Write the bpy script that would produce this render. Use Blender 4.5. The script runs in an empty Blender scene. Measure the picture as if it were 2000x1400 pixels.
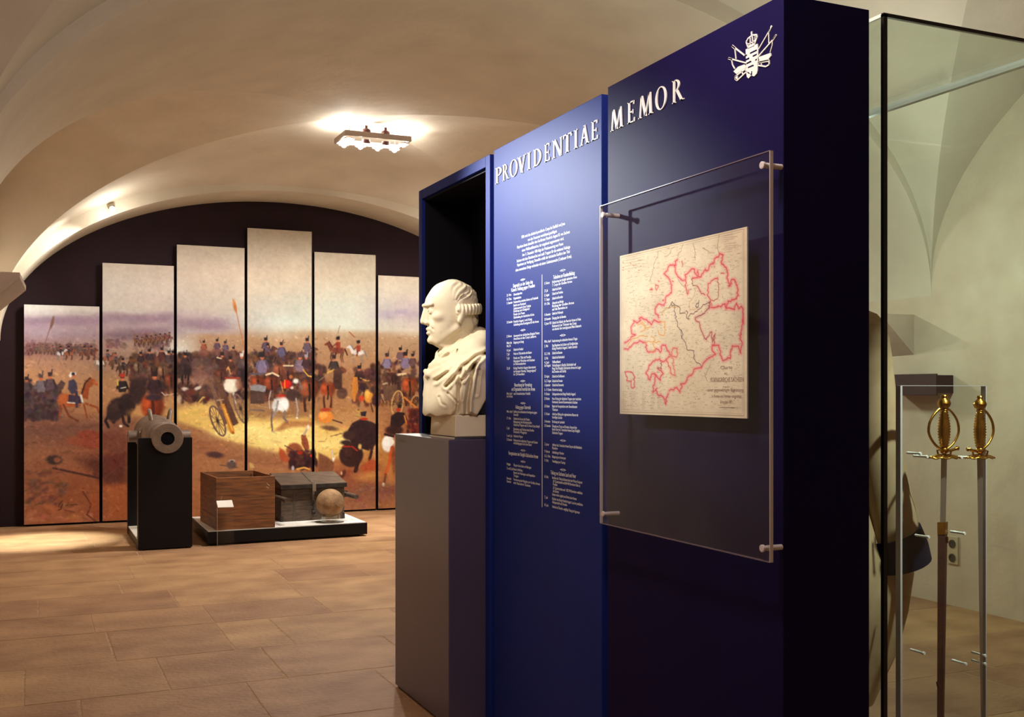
import bpy, bmesh, math, random
import numpy as np
from mathutils import Vector, Matrix

random.seed(7)
rng = np.random.default_rng(11)
S = bpy.context.scene
COL = S.collection

# ------------------------------------------------------------------ camera
FPX = 2100.0; HOR = 765.0; CXP = 1000.0; EYE = 1.54
TN = 932.0 / FPX
CC = 1 / math.hypot(1, TN); SS = TN * CC          # room axes are turned 24 degrees against the view
cam = bpy.data.cameras.new('camera'); camo = bpy.data.objects.new('camera', cam); COL.objects.link(camo)
cam.sensor_width = 36; cam.lens = FPX / 2000 * 36; cam.shift_y = (HOR - 700) / 2000
cam.clip_start = 0.05; cam.clip_end = 100
camo.location = (0, 0, EYE); camo.rotation_euler = (math.pi / 2, 0, -math.atan(TN))
S.camera = camo

def ray(px, py):
    t = (px - CXP) / FPX
    return SS + t * CC, CC - t * SS, (HOR - py) / FPX
def onx(px, py, X):
    r = ray(px, py); d = X / r[0]; return Vector((X, r[1] * d, EYE + r[2] * d))
def ony(px, py, Y):
    r = ray(px, py); d = Y / r[1]; return Vector((r[0] * d, Y, EYE + r[2] * d))
def onz(px, py, Z):
    r = ray(px, py); d = (Z - EYE) / r[2]; return Vector((r[0] * d, r[1] * d, Z))

# ------------------------------------------------------------------ view, world, lights
S.view_settings.view_transform = 'Standard'; S.view_settings.look = 'None'
S.view_settings.gamma = 1; S.view_settings.use_curve_mapping = False
S.view_settings.exposure = 0.0
S.cycles.max_bounces = 9; S.cycles.diffuse_bounces = 5; S.cycles.glossy_bounces = 4
S.cycles.transmission_bounces = 8; S.cycles.transparent_max_bounces = 16
S.cycles.sample_clamp_indirect = 6; S.cycles.caustics_reflective = False; S.cycles.caustics_refractive = False
W = bpy.data.worlds.new('world'); S.world = W; W.use_nodes = True
W.node_tree.nodes['Background'].inputs[0].default_value = (.55, .45, .42, 1)
W.node_tree.nodes['Background'].inputs[1].default_value = 0.02

def lamp(name, kind, loc, power, col, aim=None, radius=.04, cone=60, blend=.5, size=None):
    l = bpy.data.lights.new(name, kind); l.energy = power; l.color = col
    if kind == 'AREA':
        l.size = size or .3
    else:
        l.shadow_soft_size = radius
    if kind == 'SPOT':
        l.spot_size = math.radians(cone); l.spot_blend = blend
    o = bpy.data.objects.new(name, l); COL.objects.link(o); o.location = loc
    if aim is not None:
        o.rotation_euler = (Vector(aim) - Vector(loc)).to_track_quat('-Z', 'Y').to_euler()
    return o

WARM = (1.0, .93, .84); NEUT = (1.0, .96, .88); COOL = (.95, 1.0, .93)
lamp('bay_lamp_up_a', 'POINT', (2.80, 10.42, 4.07), 40, NEUT, radius=.04)
lamp('bay_lamp_up_b', 'POINT', (3.42, 10.42, 4.07), 40, NEUT, radius=.04)
lamp('bay_lamp_down_a', 'SPOT', (2.82, 10.30, 3.98), 290, WARM, aim=(2.7, 10.35, 0), cone=165, blend=.25, radius=.05)
lamp('bay_lamp_down_b', 'SPOT', (3.42, 10.30, 3.98), 290, WARM, aim=(3.5, 10.35, 0), cone=165, blend=.25, radius=.05)
lamp('unseen_front_fill', 'POINT', (1.1, 2.4, 3.2), 95, (1, .84, .78), radius=.15)  # unseen fill, added to brighten the board faces and the near room
lamp('arch_spot_left_a', 'SPOT', (.80, 12.42, 3.42), 130, NEUT, aim=(-.3, 12.8, 2.5), cone=80, blend=1, radius=.02)
lamp('arch_spot_left_b', 'POINT', (.82, 12.46, 3.42), 9, NEUT, radius=.02)
lamp('arch_spot_right_a', 'SPOT', (4.88, 12.42, 3.42), 130, NEUT, aim=(5.98, 12.8, 2.5), cone=80, blend=1, radius=.02)
lamp('arch_spot_right_b', 'POINT', (4.86, 12.46, 3.42), 9, NEUT, radius=.02)
lamp('floor_spot_left', 'SPOT', (.9, 12.3, 3.35), 1500, (.97, 1, .88), aim=(.05, 12.1, 0), cone=30, blend=1)
lamp('floor_spot_right', 'SPOT', (4.2, 10.9, 3.5), 560, NEUT, aim=(3.5, 12.0, 0), cone=44, blend=1)
lamp('bust_spot', 'SPOT', (-.05, 4.35, 3.25), 320, (1, .95, .82), aim=(1.85, 4.85, 1.76), cone=15.5, blend=.3, radius=.03)
lamp('panel_spot', 'SPOT', (.35, 6.3, 3.0), 1000, (.88, .94, 1.0), aim=(1.9, 4.1, 2.2), cone=29, blend=1, radius=.05)
lamp('map_spot', 'SPOT', (.1, 4.3, 3.15), 250, (1, .95, .86), aim=(1.85, 3.0, 1.85), cone=21, blend=1, radius=.04)
lamp('case_spot', 'SPOT', (2.75, 1.6, 3.3), 420, COOL, aim=(2.74, 2.7, 1.25), cone=22, blend=.8, radius=.03)
lamp('unseen_right_fill', 'POINT', (4.6, 5.2, 2.4), 70, (.86, 1.0, .90), radius=.1)  # unseen greenish fill, added to brighten the right wall

# ------------------------------------------------------------------ materials
def lin(c):
    return tuple(((v / 255) / 12.92 if v / 255 <= .04045 else ((v / 255 + .055) / 1.055) ** 2.4) for v in c)
def mat(name, col, rough=.5, metal=0.0, spec=.5, col2=None, nscale=6, stretch=(1, 1, 1), namt=1.0, bump=0.0, bscale=40, rand=0.0, detail=6, coat=0.0):
    """Procedural Principled material: two colours mixed by noise, fine bump, a little variation per object."""
    m = bpy.data.materials.new(name); m.use_nodes = True
    nt = m.node_tree; b = nt.nodes['Principled BSDF']; L = nt.links
    b.inputs['Roughness'].default_value = rough; b.inputs['Metallic'].default_value = metal
    b.inputs['Specular IOR Level'].default_value = spec; b.inputs['Coat Weight'].default_value = coat
    c1 = lin(col); c2 = lin(col2) if col2 else tuple(v * .88 for v in c1)
    tc = nt.nodes.new('ShaderNodeTexCoord'); mp = nt.nodes.new('ShaderNodeMapping')
    mp.inputs['Scale'].default_value = stretch; L.new(tc.outputs['Object'], mp.inputs['Vector'])
    n = nt.nodes.new('ShaderNodeTexNoise'); n.inputs['Scale'].default_value = nscale; n.inputs['Detail'].default_value = detail
    L.new(mp.outputs[0], n.inputs['Vector'])
    r = nt.nodes.new('ShaderNodeMapRange'); r.inputs[1].default_value = .3; r.inputs[2].default_value = .7; r.inputs[4].default_value = namt
    L.new(n.outputs['Fac'], r.inputs[0])
    mx = nt.nodes.new('ShaderNodeMix'); mx.data_type = 'RGBA'
    mx.inputs[6].default_value = (*c1, 1); mx.inputs[7].default_value = (*c2, 1)
    L.new(r.outputs[0], mx.inputs[0]); out = mx.outputs[2]
    if rand:
        oi = nt.nodes.new('ShaderNodeObjectInfo'); hs = nt.nodes.new('ShaderNodeHueSaturation')
        mr = nt.nodes.new('ShaderNodeMapRange'); mr.inputs[3].default_value = 1 - rand; mr.inputs[4].default_value = 1 + rand
        L.new(oi.outputs['Random'], mr.inputs[0]); L.new(mr.outputs[0], hs.inputs['Value'])
        m2 = nt.nodes.new('ShaderNodeMath'); m2.operation = 'MULTIPLY_ADD'; m2.inputs[1].default_value = .012; m2.inputs[2].default_value = .494
        L.new(oi.outputs['Random'], m2.inputs[0]); L.new(m2.outputs[0], hs.inputs['Hue'])
        L.new(out, hs.inputs['Color']); out = hs.outputs[0]
    L.new(out, b.inputs['Base Color'])
    if bump:
        n2 = nt.nodes.new('ShaderNodeTexNoise'); n2.inputs['Scale'].default_value = bscale; n2.inputs['Detail'].default_value = 8
        L.new(mp.outputs[0], n2.inputs['Vector'])
        bp = nt.nodes.new('ShaderNodeBump'); bp.inputs['Strength'].default_value = bump; bp.inputs['Distance'].default_value = .02
        L.new(n2.outputs['Fac'], bp.inputs['Height']); L.new(bp.outputs[0], b.inputs['Normal'])
    return m
def glass(name, tint, ior=1.45, rough=.0):
    """Thin clear sheet: Fresnel mix of a tinted see-through and a mirror reflection."""
    m = bpy.data.materials.new(name); m.use_nodes = True; nt = m.node_tree; nt.nodes.clear(); L = nt.links
    o = nt.nodes.new('ShaderNodeOutputMaterial'); mx = nt.nodes.new('ShaderNodeMixShader')
    fr = nt.nodes.new('ShaderNodeFresnel'); fr.inputs[0].default_value = ior
    t = nt.nodes.new('ShaderNodeBsdfTransparent'); t.inputs[0].default_value = (*tint, 1)
    g = nt.nodes.new('ShaderNodeBsdfGlossy'); g.inputs['Roughness'].default_value = rough
    ge = nt.nodes.new('ShaderNodeNewGeometry'); mr = nt.nodes.new('ShaderNodeMapRange')      # same reflectance from both sides of the sheet
    mr.inputs[3].default_value = ior; mr.inputs[4].default_value = 1 / ior
    L.new(ge.outputs['Backfacing'], mr.inputs[0]); L.new(mr.outputs[0], fr.inputs[0])
    L.new(fr.outputs[0], mx.inputs[0]); L.new(t.outputs[0], mx.inputs[1]); L.new(g.outputs[0], mx.inputs[2]); L.new(mx.outputs[0], o.inputs[0])
    return m
def emis(name, col, power):
    m = bpy.data.materials.new(name); m.use_nodes = True; nt = m.node_tree; b = nt.nodes['Principled BSDF']
    b.inputs['Emission Color'].default_value = (*col, 1); b.inputs['Emission Strength'].default_value = power
    b.inputs['Base Color'].default_value = (.8, .8, .8, 1)
    return m
def painted(name, rough=.6):
    m = bpy.data.materials.new(name); m.use_nodes = True; nt = m.node_tree; b = nt.nodes['Principled BSDF']
    a = nt.nodes.new('ShaderNodeVertexColor'); a.layer_name = 'paint'
    nt.links.new(a.outputs[0], b.inputs['Base Color']); b.inputs['Roughness'].default_value = rough
    b.inputs['Specular IOR Level'].default_value = .25
    return m

M = {}
M['plaster'] = mat('plaster', (204, 193, 174), .85, spec=.2, col2=(192, 181, 162), nscale=2.2, bump=.25, bscale=9)
M['plaster_wall'] = mat('plaster_wall', (205, 190, 168), .85, spec=.2, col2=(190, 172, 150), nscale=3, bump=.2, bscale=14)
M['dark_wall'] = mat('dark_wall', (36, 18, 23), .75, spec=.2, col2=(31, 15, 20), nscale=5, bump=.06, bscale=60)
M['stone'] = mat('sandstone_slab', (180, 142, 104), .62, spec=.28, col2=(118, 78, 54), nscale=2.4, stretch=(1, 1.3, 1), namt=.65, bump=.45, bscale=30, rand=.14, detail=12)
M['mortar'] = mat('mortar', (188, 158, 124), .9, spec=.1, col2=(150, 120, 94), nscale=20, bump=.3, bscale=80)
M['impost'] = mat('impost_plaster', (196, 176, 158), .85, spec=.2, bump=.15, bscale=20)
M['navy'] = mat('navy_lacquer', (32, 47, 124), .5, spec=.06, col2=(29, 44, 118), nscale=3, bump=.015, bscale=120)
M['navy_shaded'] = mat('navy_lacquer_shaded', (26, 20, 63), .5, spec=.04, col2=(23, 18, 57), nscale=3, bump=.015, bscale=120)  # navy of the text board, darkened to stand for weaker light
M['plinth'] = mat('plinth_lacquer', (80, 72, 98), .32, spec=.8, col2=(76, 68, 92), nscale=3)
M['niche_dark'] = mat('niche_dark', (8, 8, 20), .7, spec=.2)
M['black'] = mat('black_lacquer', (9, 6, 10), .45, spec=.22)
M['white'] = mat('white_paint', (236, 233, 226), .5, spec=.3)
M['letter'] = mat('letter_silver', (226, 226, 220), .45, spec=.5)
M['print_white'] = mat('print_white', (232, 236, 240), .6, spec=.2)
M['grey_print'] = mat('grey_print', (150, 142, 138), .6, spec=.2)
M['steel'] = mat('brushed_steel', (190, 186, 180), .28, metal=1)
M['gold'] = mat('gilt_brass', (214, 164, 70), .24, metal=1, col2=(170, 120, 44), nscale=30, bump=.1, bscale=120)
M['blade'] = mat('blade_steel', (176, 160, 150), .35, metal=.8)
M['leather'] = mat('brown_leather', (74, 34, 26), .5, col2=(56, 24, 20), nscale=12, bump=.15, bscale=90)
M['bronze'] = mat('grey_bronze', (132, 112, 98), .5, metal=.35, col2=(104, 88, 78), nscale=9, bump=.2, bscale=50)
M['bore'] = mat('bore_black', (6, 6, 14), .9, spec=.1)
M['crate_wood'] = mat('crate_wood', (138, 84, 44), .55, col2=(84, 48, 26), nscale=5, stretch=(1, 1, 9), bump=.2, bscale=20, rand=.06)
M['old_wood'] = mat('old_grey_wood', (94, 74, 56), .75, col2=(54, 41, 33), nscale=7, stretch=(1, 3, 6), bump=.35, bscale=24)
M['iron'] = mat('dark_iron', (70, 62, 56), .55, metal=.7, col2=(44, 38, 36), nscale=14, bump=.2, bscale=60)
M['stone_ball'] = mat('stone_ball', (164, 132, 98), .8, spec=.2, col2=(104, 78, 58), nscale=7, bump=.4, bscale=30)
M['marble'] = mat('pale_marble', (228, 216, 190), .65, spec=.2, col2=(214, 200, 170), nscale=5, bump=.04, bscale=60)
M['cloth'] = mat('undyed_wool', (196, 170, 134), .9, spec=.1, col2=(176, 150, 116), nscale=14, bump=.08, bscale=300)
M['cuff'] = mat('dark_blue_wool', (22, 22, 44), .9, spec=.1, bump=.2, bscale=160)
M['glass'] = glass('clear_glass', (.95, .985, .96))
M['acrylic'] = glass('clear_acrylic', (.975, .98, .98), 1.3)
M['ring'] = glass('ring_acrylic', (.90, .90, .88), 1.9)
M['glass_edge'] = mat('glass_edge_pale', (226, 244, 232), .2, spec=.8)
M['glass_seam'] = mat('glass_seam_dark', (14, 10, 16), .3, spec=.5)
M['acrylic_edge'] = mat('acrylic_edge', (206, 198, 200), .2, spec=.7)
M['acrylic_post'] = mat('acrylic_post', (206, 196, 196), .25, spec=.7)
M['acrylic_shaded'] = mat('acrylic_edge_shaded', (120, 104, 114), .2, spec=.6)  # same clear edge, darkened where less light catches it
M['peg'] = mat('peg_clear_white', (244, 240, 232), .25, spec=.7)
M['strap'] = mat('worn_strap', (84, 70, 54), .7, col2=(60, 50, 40), nscale=12)
M['alu'] = mat('matt_aluminium', (170, 150, 138), .45, metal=.3)
M['fixture_dark'] = mat('fixture_dark', (84, 40, 36), .5)
M['bulb'] = emis('lamp_glow', (1.0, .95, .85), 120)
M['socket'] = mat('socket_plastic', (186, 170, 140), .5)
M['red_brown'] = mat('red_brown_box', (48, 13, 9), .6)
M['paint'] = painted('mural_print')
M['paper'] = painted('map_paper', .8)

# ------------------------------------------------------------------ mesh helpers
class MB:
    def __init__(s): s.v = []; s.f = []; s.mi = []; s.cur = 0
    def add(s, vs, fs):
        o = len(s.v); s.v += [tuple(v) for v in vs]; s.f += [tuple(i + o for i in f) for f in fs]; s.mi += [s.cur] * len(fs); return s
    def box(s, x0, x1, y0, y1, z0, z1):
        vs = [(x, y, z) for z in (z0, z1) for y in (y0, y1) for x in (x0, x1)]
        return s.add(vs, [(0, 2, 3, 1), (4, 5, 7, 6), (0, 1, 5, 4), (2, 6, 7, 3), (0, 4, 6, 2), (1, 3, 7, 5)])
    def hexa(s, bot, top):
        n = len(bot); vs = list(bot) + list(top)
        fs = [tuple(reversed(range(n))), tuple(range(n, 2 * n))] + [(i, (i + 1) % n, n + (i + 1) % n, n + i) for i in range(n)]
        return s.add(vs, fs)
    def lathe(s, prof, origin, axis, n=32, up=(0, 0, 1)):
        """prof: list of (distance along axis, radius)"""
        a = Vector(axis).normalized(); u = a.orthogonal().normalized(); w = a.cross(u); o = Vector(origin)
        vs = []; fs = []
        for (t, r) in prof:
            for k in range(n):
                an = 2 * math.pi * k / n
                vs.append(o + a * t + (u * math.cos(an) + w * math.sin(an)) * max(r, 1e-5))
        m = len(prof)
        for i in range(m - 1):
            for k in range(n):
                k2 = (k + 1) % n
                fs.append((i * n + k, i * n + k2, (i + 1) * n + k2, (i + 1) * n + k))
        if prof[0][1] > 1e-4: fs.append(tuple(reversed(range(n))))
        if prof[-1][1] > 1e-4: fs.append(tuple(range((m - 1) * n, m * n)))
        return s.add(vs, fs)
    def cyl(s, p0, p1, r0, r1=None, n=16):
        d = Vector(p1) - Vector(p0); return s.lathe([(0, r0), (d.length, r0 if r1 is None else r1)], p0, d, n)
    def tube(s, pts, rad, n=10):
        pts = [Vector(p) for p in pts]; rs = rad if isinstance(rad, (list, tuple)) else [rad] * len(pts)
        vs = []; fs = []; prev = None
        for i, p in enumerate(pts):
            t = (pts[min(i + 1, len(pts) - 1)] - pts[max(i - 1, 0)]).normalized()
            u = t.orthogonal().normalized() if prev is None else (prev - t * prev.dot(t)).normalized()
            prev = u; w = t.cross(u)
            for k in range(n):
                an = 2 * math.pi * k / n; vs.append(p + (u * math.cos(an) + w * math.sin(an)) * rs[i])
        for i in range(len(pts) - 1):
            for k in range(n):
                k2 = (k + 1) % n; fs.append((i * n + k, i * n + k2, (i + 1) * n + k2, (i + 1) * n + k))
        fs.append(tuple(reversed(range(n)))); fs.append(tuple(range((len(pts) - 1) * n, len(pts) * n)))
        return s.add(vs, fs)
    def grid(s, P, flip=False):
        """P: 2-D list of points"""
        h = len(P); w = len(P[0]); vs = [p for row in P for p in row]
        fs = []
        for i in range(h - 1):
            for j in range(w - 1):
                q = (i * w + j, i * w + j + 1, (i + 1) * w + j + 1, (i + 1) * w + j)
                fs.append(q[::-1] if flip else q)
        return s.add(vs, fs)
    def sphere(s, c, r, n=24, m=14, sc=(1, 1, 1)):
        P = [[(c[0] + r * sc[0] * math.sin(math.pi * i / m) * math.cos(2 * math.pi * j / n),
               c[1] + r * sc[1] * math.sin(math.pi * i / m) * math.sin(2 * math.pi * j / n),
               c[2] + r * sc[2] * math.cos(math.pi * i / m)) for j in range(n + 1)] for i in range(m + 1)]
        return s.grid(P, flip=False)

WLOC = {}
def wloc(o):
    return WLOC.get(o.name, Vector((0, 0, 0)))
def obj(name, mb, m, parent=None, smooth=False, bevel=0, loc=None, kind=None, merge=False):
    me = bpy.data.meshes.new(name)
    base = Vector(loc) if (loc is not None and parent is None) else (wloc(parent) if parent else Vector((0, 0, 0)))
    me.from_pydata([(v[0] - base.x, v[1] - base.y, v[2] - base.z) for v in mb.v], [], mb.f)
    ms = m if isinstance(m, (list, tuple)) else [m]
    for k in ms: me.materials.append(k)
    if len(ms) > 1: me.polygons.foreach_set('material_index', mb.mi)
    bm = bmesh.new(); bm.from_mesh(me)
    if merge: bmesh.ops.remove_doubles(bm, verts=bm.verts, dist=1e-5)
    bmesh.ops.recalc_face_normals(bm, faces=bm.faces)
    bm.to_mesh(me); bm.free()
    if smooth:
        me.polygons.foreach_set('use_smooth', [True] * len(me.polygons))
        if smooth != 'all':
            try: me.set_sharp_from_angle(angle=math.radians(38))
            except Exception: pass
    o = bpy.data.objects.new(name, me); COL.objects.link(o)
    if parent is not None: o.parent = parent; WLOC[o.name] = base
    else:
        o.location = base; WLOC[o.name] = base
    if bevel:
        b = o.modifiers.new('bevel', 'BEVEL'); b.width = bevel; b.segments = 2; b.limit_method = 'ANGLE'
    if kind: o['kind'] = kind
    return o
def tag(o, label, cat, group=None):
    o['label'] = label; o['category'] = cat
    if group: o['group'] = group
    return o
def thing(name, label, cat, loc=(0, 0, 0), group=None):
    o = bpy.data.objects.new(name, None); COL.objects.link(o); o.location = loc; WLOC[o.name] = Vector(loc)
    o.empty_display_size = .1
    return tag(o, label, cat, group)
# ================================================================== the setting
XL, XR, YB, YF = -.37, 6.05, 13.55, -2.0
XC, AX = 2.84, 3.21
fl = obj('floor', MB().box(XL - .3, XR + .3, YF - .3, YB + .3, -.2, -.0018), M['mortar'], kind='structure')
# sandstone slabs in rows across the room; the joints seen in the photograph are kept
rows = [-2.0, -1.2, -.45, .35, 1.1, 1.75, 2.5, 3.2, 3.75, 4.4, 5.03, 5.79, 6.54, 7.36, 8.0, 8.72, 9.35, 10.1, 10.7, 11.4, 12.0, 12.72, 13.2, 13.55]
fixed = {9: [1.05, 2.3], 10: [.20, 1.02, 1.72, 2.7], 11: [-.05, .64, 1.24, 2.0], 12: [.42, 1.45, 2.3], 13: [.35, 1.1, 1.9], 14: [.02, .95, 1.85]}
for ri in range(len(rows) - 1):
    y0, y1 = rows[ri] + .005, rows[ri + 1] - .005
    xs = [XL]
    mid = fixed.get(ri, [])
    while True:
        nx = xs[-1] + random.uniform(.6, 1.35)
        if mid and (nx > mid[0] - .3): nx = mid.pop(0)
        if nx > XR - .45: break
        xs.append(nx)
    xs.append(XR)
    for a, b in zip(xs, xs[1:]):
        h = random.uniform(-.0005, .0008); j = lambda: random.uniform(-.0035, .0035)
        a0, b0 = a + .005, b - .005
        bot = [(a0 + j(), y0 + j(), -.03), (b0 + j(), y0 + j(), -.03), (b0 + j(), y1 + j(), -.03), (a0 + j(), y1 + j(), -.03)]
        mid_ = [(x, y, h - .0012) for x, y, z in bot]
        top = [(x + (.003 if k in (0, 3) else -.003), y + (.003 if k < 2 else -.003), h) for k, (x, y, z) in enumerate(bot)]
        mb = MB(); mb.add(bot + mid_ + top, [(3, 2, 1, 0), (8, 9, 10, 11)] + [(i, (i + 1) % 4, 4 + (i + 1) % 4, 4 + i) for i in range(4)] + [(4 + i, 4 + (i + 1) % 4, 8 + (i + 1) % 4, 8 + i) for i in range(4)])
        obj('stone_slab', mb, M['stone'], fl)

obj('wall_left', MB().box(XL - .3, XL, YF - .3, YB + .3, -.1, 4.5), M['plaster_wall'], kind='structure')
obj('wall_right', MB().box(XR, XR + .3, YF - .3, YB + .3, -.1, 4.5), M['plaster_wall'], kind='structure')
obj('wall_front', MB().box(XL - .3, XR + .3, YF - .3, YF, -.1, 4.6), M['plaster_wall'], kind='structure')
obj('wall_back', MB().box(XL - .3, XR + .3, YB, YB + .25, -.1, 4.6), M['dark_wall'], kind='structure')

ZS, RR = 2.25, 1.95
f_ = lambda t: math.sqrt(max(0, 1 - t * t))
def vault(mb, Y0, Y1, zs, R, low_end):
    yc, b = (Y0 + Y1) / 2, (Y1 - Y0) / 2; NS, NR = 36, 72
    for side in range(4):
        P = []
        for i in range(NS + 1):
            u = math.sin(math.pi / 2 * i / NS); row = []
            for k in range(NR + 1):
                r = math.sin(math.pi / 2 * (2 * k / NR - 1)); w = u * r
                f = f_(w); z = zs + R * f
                if side == 0 and low_end: z -= u ** 6 * (.05 * f * R + .12 * f ** 6)
                if side > 1 and low_end and w > 0: z -= w ** 6 * (.05 * f * R + .12 * f ** 6)
                row.append([(XC + AX * w, yc + b * u, z), (XC + AX * w, yc - b * u, z), (XC + AX * u, yc + b * w, z), (XC - AX * u, yc + b * w, z)][side])
            P.append(row)
        mb.grid(P)
mb = MB()
vault(mb, 7.5, 12.75, ZS, RR, True)
vault(mb, -2.0, 6.0, 2.33, 2.0, False)
T = [math.sin(math.pi / 2 * (2 * k / 72 - 1)) for k in range(73)]
mb.grid([[(XC + AX * t, y, ZS + RR * f_(t)) for t in T] for y in (6.0, 6.5, 7.0, 7.5)])
mb.grid([[(XC + AX * t, 6.0, z0 + r0 * f_(t)) for t in T] for (z0, r0) in ((ZS, RR), (2.33, 2.0))])
ce = obj('ceiling', mb, M['plaster'], smooth='all', kind='structure')
ce.data.polygons.foreach_set('use_smooth', [True] * len(ce.data.polygons))
# the end arch: a plastered ring in front of the dark wall, with its soffit
endz = lambda t: ZS + RR * f_(t) - (.05 * f_(t) * RR + .12 * f_(t) ** 6)
inz = lambda t: 2.12 + 1.8 * f_(t)
mb = MB()
mb.grid([[(XC + (AX + .03) * t, 12.749, endz(t) + .04) for t in T], [(XC + (AX - .01) * t, 12.75, min(inz(t), endz(t) - .012)) for t in T]])
mb.grid([[(XC + (AX - .01) * t, 12.75, min(inz(t), endz(t) - .012)) for t in T], [(XC + (AX - .01) * t, 13.15, inz(t)) for t in T], [(XC + (AX - .01) * t, 13.56, inz(t)) for t in T]])
obj('trim_1', mb, M['plaster'], smooth=True, kind='structure')
# wedge shaped imposts where the cross arch springs from the piers
def impost(name, sx):
    X = lambda x: x if sx > 0 else 2 * XC - x
    mb = MB()
    o_ = 0 if sx > 0 else .42
    a = [(X(-.067), 5.75 + o_, 2.12), (X(XL - .02), 5.75 + o_, 2.12), (X(XL - .02), 5.75 + o_, 1.80)]
    b = [(X(-.044), 6.46 + o_, 2.12), (X(XL - .02), 6.46 + o_, 2.12), (X(XL - .02), 6.46 + o_, 1.78)]
    c = [(X(-.067), 5.75 + o_, 2.095), (X(-.044), 6.46 + o_, 2.095)]
    mb.hexa([a[0], c[0], a[2], a[1]], [b[0], c[1], b[2], b[1]])
    obj(name, mb, M['impost'], kind='structure')
impost('trim_2', 1); impost('trim_3', -1)
# shallow wall strip seen through the glass case
obj('trim_4', MB().box(XR - .05, XR + .02, 4.62, 4.95, 0, 3.2), M['plaster_wall'], kind='structure')
t = thing('wall_socket', 'beige double wall socket low on the pale wall behind the swords', 'socket', (XR, 5.8, .3))
obj('cover_plate', MB().box(XR - .012, XR + .005, 5.74, 5.84, .30, .50), M['socket'], t, bevel=.003)
for z in (.345, .445):
    obj('socket_insert', MB().lathe([(0, .03), (.006, .03), (.006, .02), (.002, .019), (.002, 0)], (XR - .012, 5.79, z), (-1, 0, 0), 20), M['iron'], t)
t = thing('wall_box', 'dark red-brown flat box fixed on the wall beyond the sword stand', 'box', (XR, 6.05, 1.5))
obj('box_body', MB().box(XR - .16, XR, 5.79, 6.31, 1.53, 1.66), M['red_brown'], t, bevel=.004)
obj('front_lip', MB().box(XR - .175, XR - .16, 5.78, 6.32, 1.515, 1.67), M['red_brown'], t, bevel=.003)
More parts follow.
